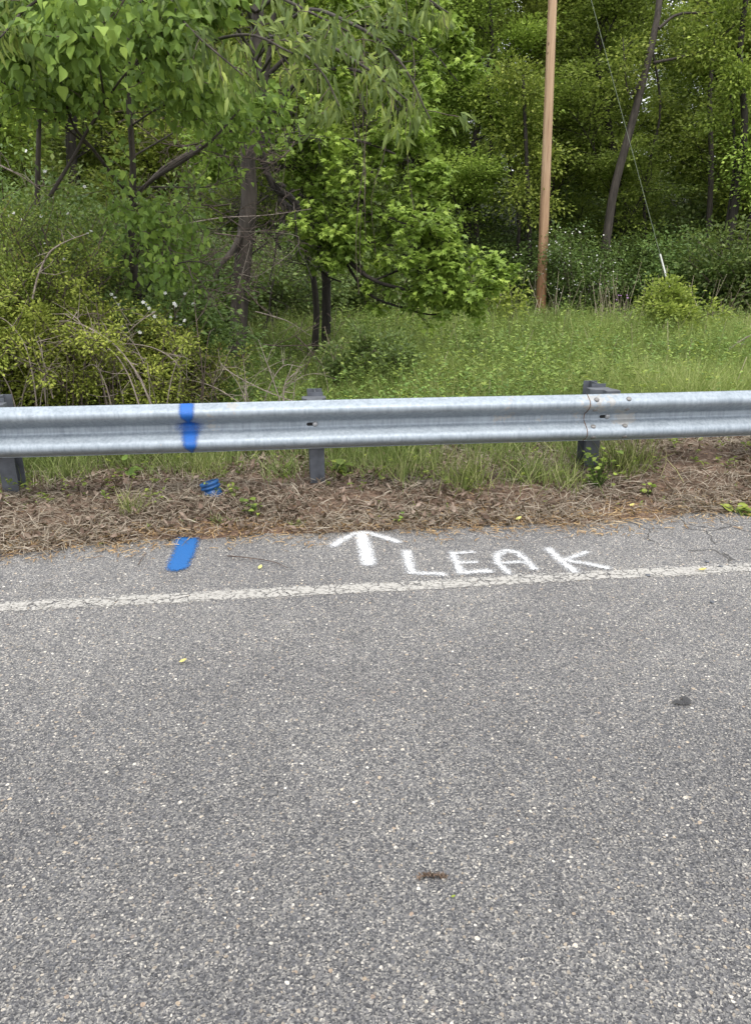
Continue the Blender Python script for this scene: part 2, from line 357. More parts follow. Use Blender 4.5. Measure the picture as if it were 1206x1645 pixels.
def pole_mat():
    m, nt, b, out = mat_new('pole_wood'); v = coords(nt, 'Object', (16, 16, .5))
    n = noise(nt, v, 1, 5, .7, .3); z = N_(nt, 'ShaderNodeSeparateXYZ'); nt.links.new(coords(nt), z.inputs[0])
    up = ramp(nt, n.outputs[0], [(.28, (.15, .085, .05)), (.42, (.36, .235, .145)), (.6, (.47, .33, .21)), (.8, (.58, .45, .32))])
    lo = ramp(nt, n.outputs[0], [(.3, (.17, .080, .038)), (.7, (.36, .195, .10))])
    mr = N_(nt, 'ShaderNodeMapRange'); nt.links.new(math_(nt, 'ADD', z.outputs[2], n.outputs[0]), mr.inputs[0]); mr.inputs[1].default_value = 1.2; mr.inputs[2].default_value = 5.0
    kn = N_(nt, 'ShaderNodeTexVoronoi'); kn.inputs['Scale'].default_value = 1.0; nt.links.new(coords(nt, 'Object', (3.2, 3.2, 1.5)), kn.inputs['Vector'])
    c = mixc(nt, mr.outputs[0], lo, up)
    c = mixc(nt, math_(nt, 'MULTIPLY', math_(nt, 'LESS_THAN', kn.outputs['Distance'], .085), .8), c, (.07, .035, .02))
    nt.links.new(c, b.inputs['Base Color']); b.inputs['Roughness'].default_value = .8; bump(nt, b, n.outputs[0], .4, .01); return m

M = dict(
 asphalt=asphalt_mat(), ground=ground_mat(),
 white=paint_mat('white_spray_paint', (.82, .84, .86), .32, 1.15, 210, .65, 1.15),
 blue=paint_mat('blue_spray_paint', (.012, .115, .35), .30, .85, 210, .6, 1.05),
 blueR=paint_mat('blue_spray_paint_on_steel', (.010, .12, .46), .15, .70, 300, .42, .35),
 line=paint_mat('worn_line_paint', (.47, .455, .42), .32, .76, 110, .75, 1.25, True),
 stain=paint_mat('oil_stain', (.035, .034, .036), .35, .65, 120, .5, .8),
 galv=galv_mat(), steel=plain('weathered_dark_steel', (.115, .125, .145), .55, .28, 14, .45),
 block=plain('dark_blockout', (.085, .092, .105), .62, .25, 18), bolt=plain('zinc_bolt', (.34, .345, .35), .5, .3, 60, .5),
 bolt2=plain('dull_bolt', (.19, .185, .18), .6, .3, 60, .3), slot=plain('slot_shadow_steel', (.01, .01, .011), .9, .1, 30), rust=plain('rust', (.16, .085, .045), .9, .5, 60),
 pole=pole_mat(), bluep=plain('blue_plastic', (.008, .065, .20), .45, .3, 40, 0, .05),
 wire=plain('steel_wire', (.17, .20, .15), .6, .1), sleeve=plain('white_sleeve', (.62, .63, .60), .5, .1),
 bark=bark_mat('brown_bark', (.016, .013, .010), (.075, .062, .051)), barkd=bark_mat('dark_bark', (.010, .008, .007), (.045, .037, .030)),
 barkg=bark_mat('grey_bark', (.05, .043, .037), (.19, .165, .14)),
 twig=bark_mat('dry_twig', (.16, .12, .10), (.42, .36, .31), 40), twigd=bark_mat('dark_twig', (.05, .035, .03), (.16, .12, .10), 40),
 straw=leaf_mat('dry_straw', [(0, (.085, .064, .046)), (.35, (.19, .15, .112)), (.7, (.335, .28, .215)), (1, (.55, .49, .40))], .08, .85, .1, .02),
 pine=leaf_mat('orange_needles', [(0, (.16, .07, .03)), (.5, (.32, .17, .085)), (1, (.50, .33, .19))], .08, .85, .1, .02),
 dead=leaf_mat('dead_leaf', [(0, (.055, .033, .025)), (.4, (.14, .088, .068)), (.7, (.24, .165, .13)), (.92, (.34, .26, .215)), (1, (.46, .38, .33))], .12, .8, .2, .02),
 stalk=leaf_mat('dry_stalk', [(0, (.20, .16, .11)), (.5, (.36, .30, .21)), (1, (.50, .44, .33))], .05, .9, .1, .02),
 yell=leaf_mat('yellow_leaf', [(0, (.55, .45, .06)), (.5, (.68, .60, .14)), (1, (.75, .70, .35))], .25, .6, .3, .05),
 whitef=leaf_mat('white_petal', [(0, (.72, .72, .68)), (1, (.86, .86, .84))], .3, .7, .2, .02),
 purple=leaf_mat('purple_petal', [(0, (.35, .16, .48)), (1, (.55, .32, .68))], .3, .7, .2, .02),
 stone=plain('pale_stone', (.42, .39, .35), .85, .3, 60),
)
def G3(*c): return [(i / (len(c) - 1), x) for i, x in enumerate(c)]
M['lA'] = leaf_mat('broad_green_leaf', G3((.075, .120, .022), (.155, .230, .034), (.250, .340, .045), (.42, .52, .07)), .44, .55, .25, .05)
M['lB'] = leaf_mat('drooping_narrow_leaf', G3((.060, .100, .034), (.115, .180, .050), (.190, .270, .060), (.38, .48, .08)), .34, .5, .2, .05)
M['lC'] = leaf_mat('fresh_maple_leaf', G3((.115, .170, .022), (.220, .305, .034), (.320, .415, .048), (.46, .54, .07)), .40, .5, .3, .05)
M['lF'] = leaf_mat('forest_leaf', G3((.085, .125, .022), (.175, .240, .034), (.275, .350, .048), (.42, .50, .075)), .40, .5, .3, .22)
M['lF2'] = leaf_mat('light_forest_leaf', G3((.120, .170, .022), (.220, .300, .034), (.320, .410, .048), (.46, .54, .075)), .4, .5, .3, .22)
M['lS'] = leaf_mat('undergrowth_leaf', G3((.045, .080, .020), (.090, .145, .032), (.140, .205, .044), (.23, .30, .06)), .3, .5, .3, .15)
M['lY'] = leaf_mat('yellow_green_leaf', G3((.14, .165, .022), (.23, .285, .032), (.33, .385, .042), (.46, .48, .07)), .3, .55, .25, .05)
M['lR'] = leaf_mat('bronze_green_leaf', G3((.18, .12, .03), (.16, .205, .030), (.24, .295, .040), (.34, .37, .06)), .3, .55, .25, .05)
M['gr'] = leaf_mat('meadow_grass', G3((.095, .135, .030), (.185, .250, .050), (.290, .360, .080), (.52, .53, .22)), .3, .6, .2, .02)
M['gr2'] = leaf_mat('verge_grass', G3((.09, .125, .030), (.17, .22, .052), (.28, .33, .09), (.48, .46, .22)), .3, .6, .2, .02)
M['wd'] = leaf_mat('meadow_weed', G3((.060, .105, .022), (.125, .195, .036), (.215, .300, .052), (.36, .44, .08)), .3, .55, .25, .02)

# ================================================================== THE SETTING
tt = np.unique(np.concatenate([np.linspace(-140, -8, 34), np.linspace(-8, -3.2, 50), np.linspace(-3.2, 3.8, 330), np.linspace(3.8, 9, 50), np.linspace(9, 140, 34)]))
nn = np.unique(np.concatenate([np.linspace(-130, 3.5, 20), np.linspace(3.5, 5.6, 120), np.linspace(5.6, 12, 60), np.linspace(12, 60, 60), np.linspace(60, 160, 12)]))
TT, NN = np.meshgrid(tt, nn, indexing='ij')
ZZ = terr(TT, NN); ZZ = np.where(NN < 3.6, -.05, ZZ); ZZ = np.minimum(ZZ, 15)
P = W(TT, NN); P[..., 2] = ZZ
f = grid_faces(len(tt), len(nn))
tag(npmesh('ground', P.reshape(-1, 3), f, np.full(len(f), 4), None, M['ground'], None, True), kind='structure')
a = np.array([-140., 140.]); b = np.array([-4.2, 4.6])
TT, NN = np.meshgrid(a, b, indexing='ij'); f = grid_faces(2, 2)
tag(npmesh('road', W(TT, NN).reshape(-1, 3), f, [4], None, M['asphalt']), kind='structure')

# ---- painted things on the road: one fine sheet each, 'cov' = how much paint landed
def seg_d(X, Y, a, b):
    ax, ay = a; bx, by = b; vx, vy = bx - ax, by - ay
    k = np.clip(((X - ax) * vx + (Y - ay) * vy) / (vx * vx + vy * vy + 1e-12), 0, 1)
    return np.hypot(X - ax - k * vx, Y - ay - k * vy)
def painted(name, strokes, mat, z, parent=None, step=.006, soft=.02, tn=False, z_of=None):
    S = []
    for pts, r in strokes:
        q = [np.array(p, float) if tn else np.array(TN(G(*p))) for p in pts]; S.append((q, r))
    allp = np.array([p for q, r in S for p in q]); mr = max(np.max(r) for q, r in S) + soft * 2.5
    lo, hi = allp.min(0) - mr, allp.max(0) + mr
    xs = np.arange(lo[0], hi[0], step); ys = np.arange(lo[1], hi[1], step)
    X, Y = np.meshgrid(xs, ys, indexing='ij'); cov = np.zeros_like(X) - 9
    wob = .35 * (fbm(X * 30, Y * 30, 11) - .5)
    for q, r in S:
        if np.isscalar(r): r = [r] * len(q)
        for i in range(len(q) - 1):
            d = seg_d(X, Y, q[i], q[i + 1]); rr = (r[i] + r[i + 1]) / 2
            cov = np.maximum(cov, .5 + (rr - d) / (2 * soft) + wob * .5)
    cov = np.clip(cov, -.6, 1.25)
    f = grid_faces(len(xs), len(ys)); keep = cov.ravel()[f].max(1) > -.1; f = f[keep]
    V = W(X, Y, z).reshape(-1, 3); c = cov.ravel()
    used, inv = np.unique(f, return_inverse=True)
    org = np.array([V[used, 0].mean(), V[used, 1].mean(), z]) if parent is None else None
    o = npmesh(name, V[used], inv.reshape(-1, 4), np.full(len(f), 4), None, mat, parent, False, c[used], origin=org)
    if org is not None: o.location = tuple(org)
    return o
# edge line
xs = np.concatenate([np.linspace(-60, -3.4, 60), np.linspace(-3.4, 4, 620), np.linspace(4.1, 60, 60)]); ys = np.linspace(3.14, 3.345, 26)
X, Y = np.meshgrid(xs, ys, indexing='ij')
c = np.clip(.5 + (.056 - np.abs(Y - 3.240 - .012 * (fbm(X * 2, X * 0, 8) - .5))) / .045, -1, .92) - .26 * fbm(X * 3, Y * 6, 6)
f = grid_faces(len(xs), len(ys))
tag(npmesh('edge_line', W(X, Y, .004).reshape(-1, 3), f, np.full(len(f), 4), None, M['line'], None, False, c.ravel()),
    'worn cream painted line with cracked edges running along the roadside', 'road marking')
tag(painted('painted_bar', [([(301, 864), (299, 880), (292, 897), (285, 912)], [.066, .064, .058, .058])], M['blue'], .008, soft=.027, step=.005),
    'short bright blue spray painted bar on the asphalt near the litter edge', 'paint mark')
tag(painted('painted_arrow', [([(580, 856), (585, 880), (592, 906)], .043), ([(577, 855), (553, 867), (536, 878)], .029), ([(583, 855), (610, 863), (638, 872)], .029)], M['white'], .008, soft=.032),
    'white spray painted arrow pointing from the road toward the guardrail', 'paint mark')
wd = empty('painted_word', (0, 0, .008), 'white spray painted word LEAK lettered on the asphalt by the edge line', 'writing')
LET = [[([(653, 888), (656, 905), (662, 921)], .024), ([(662, 922), (711, 924.5)], .017)],
       [([(727, 890), (733, 906), (740, 921)], .020), ([(727, 891), (756, 889)], .014), ([(738, 906), (761, 905)], .014), ([(740, 922), (785, 919)], .018)],
       [([(816, 922), (799, 906), (799, 893), (814, 886), (832, 890), (857, 915)], .018), ([(800, 907), (842, 904)], .014)],
       [([(882, 885), (900, 902), (921, 919)], .022), ([(941, 889), (904, 902)], .015), ([(904, 901), (940, 907), (974, 914)], .017)]]
for st in LET:
    painted('letter', [(p_, r_ + .005) for p_, r_ in st], M['white'], 0.0, parent=wd, soft=.032)
tag(painted('oil_stain', [([(1086, 1130), (1094, 1131)], .012), ([(1100, 1124), (1104, 1129)], .014), ([(1091, 1133), (1106, 1134)], .006)], M['stain'], .008, soft=.01, step=.004),
    'small dark wet stain on the asphalt at the right', 'stain')

# ================================================================== GUARDRAIL
POSTS = [-3.70, -1.805, .190, 2.140, 4.05]
NCR, ZC = 4.510, .545                   # crest plane and centre height
half = [(0, .083), (.014, .083), (.026, .077), (.040, .058), (.055, .035), (.068, .016), (.082, .004), (.097, 0), (.112, .004), (.126, .018), (.139, .040), (.149, .058), (.156, .062)]
prof = [(-z, d) for z, d in half[::-1]] + [(z, d) for z, d in half[1:]]
prof = np.array(prof)
pf = spline(prof, 90)
def prof_pt(z, lift=0.0):
    i = np.argmin(np.abs(pf[:, 0] - z)); a_, b_ = pf[max(i - 1, 0)], pf[min(i + 1, len(pf) - 1)]
    tg = (b_ - a_) / np.linalg.norm(b_ - a_); nz, nd = tg[1], -tg[0]       # outward (towards the road)
    if nd > 0: nz, nd = -nz, -nd
    return pf[i] + lift * np.array([nz, nd]), (nz, nd)
gr_ = empty('guardrail', W(0., NCR + .1, 0.), 'weathered galvanised steel guardrail with two corrugated panels on dark posts beside the road', 'guardrail')
GO = W(0., NCR + .1, 0.)
def beam(name, t0, t1, lift, mat, parent, zr=None, th=.003, nt_=None, vatt=None):
    p = pf if zr is None else pf[(pf[:, 0] > zr[0]) & (pf[:, 0] < zr[1])]
    nt_ = nt_ or max(2, int((t1 - t0) / .12)); ts = np.linspace(t0, t1, nt_)
    tg = nrmz(np.gradient(p, axis=0)); nr = np.stack([tg[:, 1], -tg[:, 0]], -1)
    nr *= np.where(nr[:, 1:2] > 0, -1, 1) if abs(nr[:, 1]).min() > 1e-6 else 1
    fr = p + nr * (lift + th); bk = p + nr * lift
    loop = np.concatenate([fr, bk[::-1]]); m = len(loop)
    V = []
    for t in ts:
        sag = .0015 * math.sin(t * 2.1)
        V.append(W(np.full(m, t), NCR + loop[:, 1], ZC + loop[:, 0] + sag))
    V = np.array(V).reshape(-1, 3)
    i, j = np.meshgrid(np.arange(len(ts) - 1), np.arange(m), indexing='ij')
    a_ = i * m + j; b_ = i * m + (j + 1) % m; F_ = np.stack([a_, a_ + m, b_ + m, b_], -1).reshape(-1, 4)
    nq = len(F_); loops = np.concatenate([F_.ravel(), np.arange(m)[::-1], (len(ts) - 1) * m + np.arange(m)]) if vatt is None else F_.ravel()
    sizes = np.concatenate([np.full(nq, 4), [m, m]]) if vatt is None else np.full(nq, 4)
    o = npmesh(name, V, loops, sizes, None, mat, parent, True, vatt=vatt, origin=GO)
    return o
SEAM = 1.995
pL = beam('rail_panel', -6.3, SEAM + .32, 0, M['galv'], gr_)
pR = beam('rail_panel', SEAM, 7.2, .0035, M['galv'], gr_)
for o in (pL, pR):
    md = o.modifiers.new('e', 'EDGE_SPLIT'); md.split_angle = R(50)
beam('rusty_edge', SEAM - .0035, SEAM - .0003, .003, M['rust'], pR, nt_=2)
# blue spray band on the left panel: a sheet that follows the corrugation
def rail_t(px, z, d=0):
    best = None
    for t in np.linspace(-3, 3, 3001):
        p = W(t, NCR + d, z); c_ = CP * p[1] - SP * (p[2] - H); x = CX + F * p[0] / c_
        if best is None or abs(x - px) < best[0]: best = (abs(x - px), t)
    return best[1]
tb = rail_t(299, .66); tb2 = rail_t(305, .47)
zz = pf[pf[:, 0] > -.150]; ts = np.linspace(-.14, .14, 71)
V, C_ = [], []
tg = nrmz(np.gradient(pf, axis=0)); nr = np.stack([tg[:, 1], -tg[:, 0]], -1)
for k, (z, d) in enumerate(pf):
    hw = np.interp(z, [-.156, -.142, -.125, -.10, -.05, 0, .032, .042, .055, .075, .10, .156], [.002, .005, .018, .032, .035, .038, .032, .006, .009, .028, .038, .035])
    so = np.interp(z, [-.12, -.03, .0, .035, .05, .09], [.022, .050, .10, .08, .028, .024])
    cen = np.interp(z, [-.156, .156], [tb2, tb])
    for dt in ts:
        q = pf[k] + nr[k] * (.003 + .0012) * (1 if nr[k][1] < 0 else -1)
        sag = .0015 * math.sin((cen + dt) * 2.1)
        V.append(W(cen + dt, NCR + q[1], ZC + q[0] + sag)); C_.append(.5 + (hw - abs(dt)) / so * .42)
    
V = np.array(V); C_ = np.clip(np.array(C_), -.5, 1.1)
f = grid_faces(len(pf), len(ts)); f = f[C_[f].max(1) > -.05]
o = npmesh('paint_band', V, f, np.full(len(f), 4), None, M['blueR'], pL, True, C_, origin=GO)
o['label'] = 'blue spray painted band'
def bm_obj(name, bm, mat, parent=None, smooth=False):
    me = bpy.data.meshes.new(name); bm.to_mesh(me); bm.free()
    if smooth: me.polygons.foreach_set('use_smooth', np.ones(len(me.polygons), bool))
    return link(name, me, mat, parent)
def frame_at(t, n, z, nz=0., nd=-1.):
    """matrix whose Z axis is the outward normal given in (z, n) terms"""
    o = W(t, n, z); zax = Vector((-RS * nd, RC * nd, nz)).normalized(); xax = Vector((RC, RS, 0)); yax = zax.cross(xax)
    m = Matrix.Identity(4)
    for i in range(3): m[i][0] = xax[i]; m[i][1] = yax[i]; m[i][2] = zax[i]; m[i][3] = o[i] - GO[i]
    return m
def dome(mtx, r, h):
    bm = bmesh.new(); bmesh.ops.create_uvsphere(bm, u_segments=16, v_segments=8, radius=1)
    bmesh.ops.delete(bm, geom=[v for v in bm.verts if v.co.z < -.05], context='VERTS')
    for v in bm.verts: v.co = Vector((v.co.x * r, v.co.y * r, max(v.co.z, 0) ** .7 * h))
    bmesh.ops.transform(bm, matrix=mtx, verts=bm.verts); return bm
for zz_ in (.122, .062, -.062, -.122):
    for dt in (.045, .268):
        p, (nz, nd) = prof_pt(zz_, .0068)
        bm_obj('splice_bolt', dome(frame_at(SEAM + dt, NCR + p[1], ZC + p[0] + .001, nz, nd), .0175, .008), M['bolt2'], pR, True)
def prism(pts, z0, z1):
    bm = bmesh.new(); lo = [bm.verts.new(W(t, n, z0) - GO) for t, n in pts]; hi = [bm.verts.new(W(t, n, z1) - GO) for t, n in pts]
    bm.faces.new(lo[::-1]); bm.faces.new(hi)
    for i in range(len(pts)): j = (i + 1) % len(pts); bm.faces.new((lo[i], lo[j], hi[j], hi[i]))
    bmesh.ops.recalc_face_normals(bm, faces=bm.faces)
    return bm
for k, tp in enumerate(POSTS):
    n0 = 4.600; tw = [0, .012, 0, .02, 0][k]
    pts = [(tp - .05, n0), (tp + .05, n0), (tp + .05, n0 + .05), (tp + .078, n0 + .09), (tp + .078, n0 + .155), (tp - .078, n0 + .155), (tp - .078, n0 + .09), (tp - .05, n0 + .05)]
    if k == 3: pts = [(t + (.05 if n < n0 + .06 else 0), n) for t, n in pts]
    bm = prism(pts, .375, [.72, .70, .698, .715, .72][k])
    bmesh.ops.bevel(bm, geom=list(bm.edges), offset=.003, segments=1, affect='EDGES')
    bm_obj('blockout', bm, M['block'], gr_)
    fw, tf, dep, n1 = .050, .007, .15, n0 + .156
    I = [(-fw, 0), (fw, 0), (fw, tf), (.004, tf), (.004, dep - tf), (fw, dep - tf), (fw, dep), (-fw, dep), (-fw, dep - tf), (-.004, dep - tf), (-.004, tf), (-fw, tf)]
    pb = prism([(tp + .012 + x, n1 + y) for x, y in I], -.35, [.74, .725, .722, .738, .74][k])
    po = bm_obj('post', pb, M['steel'], gr_)
    if k == 1:
        h = dome(frame_at(tp + .012, n1 - .0012, .71), .009, .001); bm_obj('bolt_hole', h, M['slot'], po)  # flat black disc, coloured as the dark inside an open hole
    # post bolt and beside it a thin black plate painting the dark inside the slot
    tbp = tp + (-.006 if k == 2 else .012); thk = .003 + (.0035 if k >= 3 else 0)
    bm = bmesh.new(); ring = []
    for i in range(20):
        an = 2 * math.pi * i / 20; x = math.cos(an) * .0105 + (-.040 if math.cos(an) < 0 else -.005); y = math.sin(an) * .0105
        ring.append(bm.verts.new((x, y, 0)))
    bm.faces.new(ring)
    e = bmesh.ops.extrude_face_region(bm, geom=bm.faces[:]); bmesh.ops.translate(bm, verts=[v for v in e['geom'] if isinstance(v, bmesh.types.BMVert)], vec=(0, 0, .0012))
    bmesh.ops.transform(bm, matrix=frame_at(tbp, NCR + .083 - thk - .0004, ZC), verts=bm.verts)
    pan = pR if k >= 3 else pL
    bm_obj('bolt_slot', bm, M['slot'], pan)
    bm_obj('post_bolt', dome(frame_at(tbp + .004, NCR + .083 - thk - .001, ZC), .0175, .012), M['bolt'], pan, True)

# ================================================================== ROADSIDE LITTER AND GRASS
rg = np.random.default_rng(5)
def ZT(t, n): return np.maximum(terr(t, n), np.where(n < edge_n(t) + .02, .004, -9))
def scat(n, t0, t1, n0, n1, dens=None):
    T, N = [], []
    tot = 0
    while tot < n:
        t = rg.uniform(t0, t1, n * 2); q = rg.uniform(n0, n1, n * 2)
        if dens is not None:
            k = rg.random(n * 2) < dens(t, q); t, q = t[k], q[k]
        T.append(t); N.append(q); tot += len(t)
    return np.concatenate(T)[:n], np.concatenate(N)[:n]
PIPE_T, PIPE_N = TN(G(340, 787, .115))
def litter_d(t, n):
    e = edge_n(t); return np.where((np.abs(t - PIPE_T) < .085) & (n > PIPE_N - .12) & (n < PIPE_N + .06), .04, 1) * np.where((n < e + .01) & ((np.abs(t + .52) < .14) | (np.abs(t - .44) < .22)), .05, 1) * np.where(n < e, np.exp(-(e - n) / .028) * .25, 1.0) * np.where(n > 5.0, np.exp(-(n - 5.0) / .5), 1)
def lay(name, cnt, dens, L, Wr, shape, mat, label, cat, n1=6.0, tilt=.25, lift=.02, t0=-4.6, t1=5.4, lowr=None):
    t, n = scat(cnt, t0, t1, 3.75, n1, dens); z = ZT(t, n) + rg.random(cnt) ** 2 * lift + .002
    an = rg.random(cnt) * 6.283; A = np.stack([np.cos(an), np.sin(an), rg.normal(0, tilt, cnt)], -1)
    N = np.stack([rg.normal(0, .35, cnt), rg.normal(0, .35, cnt), np.ones(cnt)], -1)
    C = W(t, n); C[:, 2] = z; Ls = rg.uniform(*L, cnt); Ws = rg.uniform(*Wr, cnt) * (Ls if shape == 'chip' else 1)
    onroad = n < edge_n(t) + .02; A[onroad, 2] = np.abs(A[onroad, 2]) * .15
    r = rg.random(cnt) * .75 + .25 * fbm(t * 2, n * 3, 21)
    return tag(leaves(name, C, A, N, Ls, Ws, shape, mat, rnd=r), label, cat, kind='stuff')
lay('dead_grass', 46000, lambda t, n: litter_d(t, n) * np.clip(2.4 * fbm(t * 2.6 + 5, n * 3.4, 63) - .62, .10, 1), (.03, .15), (.0020, .0042), 'strip', M['straw'], 'matted dry grass stems covering the verge under the guardrail', 'dead grass', lift=.035)
tag_ = lay('crumbs', 9000, litter_d, (.006, .018), (.006, .012), 'rhomb', M['dead'], 'brown crumbs of bark and broken leaf on the verge', 'litter', lift=.01)
lay('pine_needles', 11000, lambda t, n: np.where((n < edge_n(t) + .02) & ((np.abs(t + .52) < .14) | (np.abs(t - .44) < .22)), .03, 1) * np.exp(-np.abs(n - edge_n(t) - .08) / .10) * (.35 + fbm(t * 2.5, n * 0, 31)), (.02, .06), (.0025, .006), 'strip', M['pine'],
    'orange brown needle and chip litter along the asphalt edge', 'litter', n1=4.8, lift=.012)
lay('dead_leaves', 12000, lambda t, n: litter_d(t, n) * np.clip(2.6 * fbm(t * 2.2, n * 3.1, 13) - .72, .05, 1) * np.where(n < edge_n(t) - .01, .15, 1), (.015, .060), (.35, .72), 'chip', M['dead'],
    'brown curled dead leaves scattered over the verge', 'dead leaves', tilt=.6, lift=.04)

def grass(name, t, n, Lr, wr, mat, label, cat, lean=.45, shape='blade', base=0.0, bias=None, kind='stuff', rr=None):
    cnt = len(t); C = W(t, n); C[:, 2] = terr(t, n) - .01 + base
    A = np.stack([rg.normal(0, lean, cnt), rg.normal(0, lean, cnt), np.ones(cnt)], -1)
    if bias is not None: A += bias
    N = np.stack([rg.normal(0, 1, cnt), rg.normal(0, 1, cnt), rg.random(cnt) * .4], -1)
    L = np.broadcast_to(Lr, (cnt,)) if not isinstance(Lr, tuple) else rg.uniform(*Lr, cnt)
    r = rr if rr is not None else np.clip(rg.random(cnt) * .8 + .35 * (fbm(t * 1.1, n * 1.1, 17) - .3), 0, 1)
    return tag(leaves(name, C, A, N, L, wr, shape, mat, rnd=r), label, cat, kind=kind)
# green verge grass behind and under the rail, in patches
t, n = scat(30000, -4.6, 6, 4.72, 6.6, lambda t, n: np.clip((n - 4.72) / .45, .05, 1) * np.clip(3.2 * fbm(t * 1.5, n * 1.2, 41) - 1.15, 0.01, 1) * np.where((t > 2.6) & (n < 5.3), .25, 1))
grass('verge_grass', t, n, rg.uniform(.07, .25, len(t)) * (1 + .7 * (n > 5.3)), rg.uniform(.003, .007, len(t)), M['gr2'], 'tall green grass growing in patches behind the guardrail posts', 'grass')
# field
def field(cnt, n0, n1, t0, t1, L, Wb, mat, name, label, shape='blade2', lean=.5, pw=1.4, seed=51, thr=None):
    q = rg.random(cnt); n = n0 + (n1 - n0) * q ** pw; hw = .66 * n + 2; t = rg.uniform(-1, 1, cnt) * hw
    if thr is not None:
        k = fbm(t * .8, n * .8, seed) > thr; t, n = t[k], n[k]
    cnt = len(t); sc = (n / 8) ** .55
    Ls = rg.uniform(*L, cnt) * (.20 + 1.6 * fbm(t * .75, n * .75, seed)) * np.minimum(sc, 1.35) * (1 - .35 * sm(14, 20, n)) * (1 - .55 * (1 - sm(.2, 1.6, t)) * (1 - sm(12.5, 15, n))); Ws = rg.uniform(*Wb, cnt) * sc
    r = np.clip(.15 + rg.random(cnt) * .55 + 1.3 * (fbm(t * .6, n * .8, seed + 5) - .45), 0, 1)
    return grass(name, t, n, Ls, Ws, mat, label, 'grass', lean, shape, rr=r)
field(190000, 6.3, 31, 0, 0, (.24, .62), (.0035, .009), M['gr'], 'meadow_grass', 'lush green meadow grass between the guardrail and the woods')
field(95000, 6.3, 31, 0, 0, (.05, .11), (.022, .05), M['wd'], 'x', 'x', shape='rhomb', lean=1.2, seed=61) if False else None
# leafy weeds: small stalks with leaves
def weeds(cnt, name, n0, n1, mat, label, h=(.15, .5), seed=71, cat='weeds', per=9, tR=None, nz=.42, lf=(.035, .075)):
    q = rg.random(cnt * 3); n = n0 + (n1 - n0) * q ** 1.5; t = rg.uniform(-1, 1, cnt * 3) * (.66 * n + 2)
    if tR: t = rg.uniform(*tR, cnt * 3)
    k = np.where(fbm(t * .7, n * .7, seed) > nz)[0][:cnt]; t, n = t[k], n[k]; m = len(t)
    hh = rg.uniform(*h, m) * (1 - .6 * (1 - sm(.2, 1.6, t)) * (1 - sm(12.5, 15, n)) * (n > 6.2)); tt_ = np.repeat(t, per); n_ = np.repeat(n, per); f_ = rg.random(m * per)
    C = W(tt_, n_); ln = np.repeat(rg.normal(0, .25, (m, 2)), per, 0)
    C[:, 2] = terr(tt_, n_) + f_ ** .7 * np.repeat(hh, per); C[:, :2] += ln * (f_ * np.repeat(hh, per))[:, None]
    an = rg.random(len(C)) * 6.283; A = np.stack([np.cos(an), np.sin(an), rg.uniform(-.2, .7, len(C))], -1)
    N = np.stack([rg.normal(0, .3, len(C)), rg.normal(0, .3, len(C)), np.ones(len(C))], -1)
    L = rg.uniform(*lf, len(C)) * np.clip((n_ / 8) ** .5, .8, 1.7)
    r = np.clip(rg.random(len(C)) * .7 + .25 * f_, 0, 1)
    return tag(leaves(name, C, A, N, L, L * rg.uniform(.35, .6, len(C)), 'rhomb', mat, rnd=r), label, cat, kind='stuff')
weeds(12000, 'meadow_weeds', 6.4, 30, M['wd'], 'low leafy green weeds mixed through the meadow grass', h=(.15, .62), nz=.38)
weeds(4500, 'tall_weeds', 6.8, 29, M['wd'], 'taller leafy weed clumps rising out of the meadow', h=(.35, .85), seed=83, nz=.50, per=14)
weeds(1500, 'meadow_foliage', 6.4, 28, M['lC'], 'yellow green low foliage dotted through the meadow', h=(.2, .55), seed=77, nz=.52)
# dry stalks standing in the meadow, thickest around the pole
cnt = 1000; px_ = np.concatenate([rg.normal(7.2, 3.2, 260), rg.uniform(-9, 14, 740)]); yy_ = np.concatenate([rg.uniform(17, 25.5, 260), rg.uniform(7.5, 24, 740)])
t, n = TN(np.stack([px_, yy_], -1))
grass('dry_stalks', t, n, rg.uniform(.6, 1.45, cnt) * np.where(np.arange(cnt) < 260, 1.2, .62), np.where(np.arange(cnt) < 260, .011, .006), M['stalk'], 'pale dry dead weed stalks standing in the meadow around the pole', 'dry stalks', lean=.24, shape='strip')
weeds(230, 'verge_weeds', 4.50, 5.7, M['lA'], 'low broad leaved green weeds sprouting along the foot of the guardrail', h=(.03, .16), tR=(-3.4, 4.2), nz=.40, lf=(.025, .06), per=8)
weeds(60, 'verge_sprouts', 4.15, 4.6, M['lA'], 'tiny green sprouts coming up through the brown litter', h=(.01, .05), tR=(-3.2, 3.8), nz=.30, lf=(.012, .028), per=6)
# ---- tufts on the verge, each a plant
def tuft(name, px, py, cnt, L, wd_, label, cat, mat=M['gr2'], lean=.55, spread=.03, z=.04, shape='blade', bias=None, group=None):
    p = G(px, py, z); t, n = TN(p); tq = t + rg.normal(0, spread, cnt); nq = n + rg.normal(0, spread, cnt)
    C = W(tq, nq); C[:, 2] = terr(tq, nq); org = np.array([p[0], p[1], float(terr(t, n))])
    A = np.stack([rg.normal(0, lean, cnt), rg.normal(0, lean, cnt), np.ones(cnt)], -1)
    if bias is not None: A += np.array(bias)
    N = np.stack([rg.normal(0, 1, cnt), rg.normal(0, 1, cnt), rg.random(cnt)], -1)
    Ls = rg.uniform(*L, cnt)
    o = leaves(name, C, A, N, Ls, wd_ if shape == 'blade' else Ls * wd_, shape, mat, rnd=rg.random(cnt), origin=org); o.location = tuple(org)
    return tag(o, label, cat, group)
tuft('grass_tuft', 212, 830, 60, (.08, .22), .0045, 'pale green grass tuft alone on the brown litter left of the blue bar', 'grass tuft', bias=(.25, 0, 0))
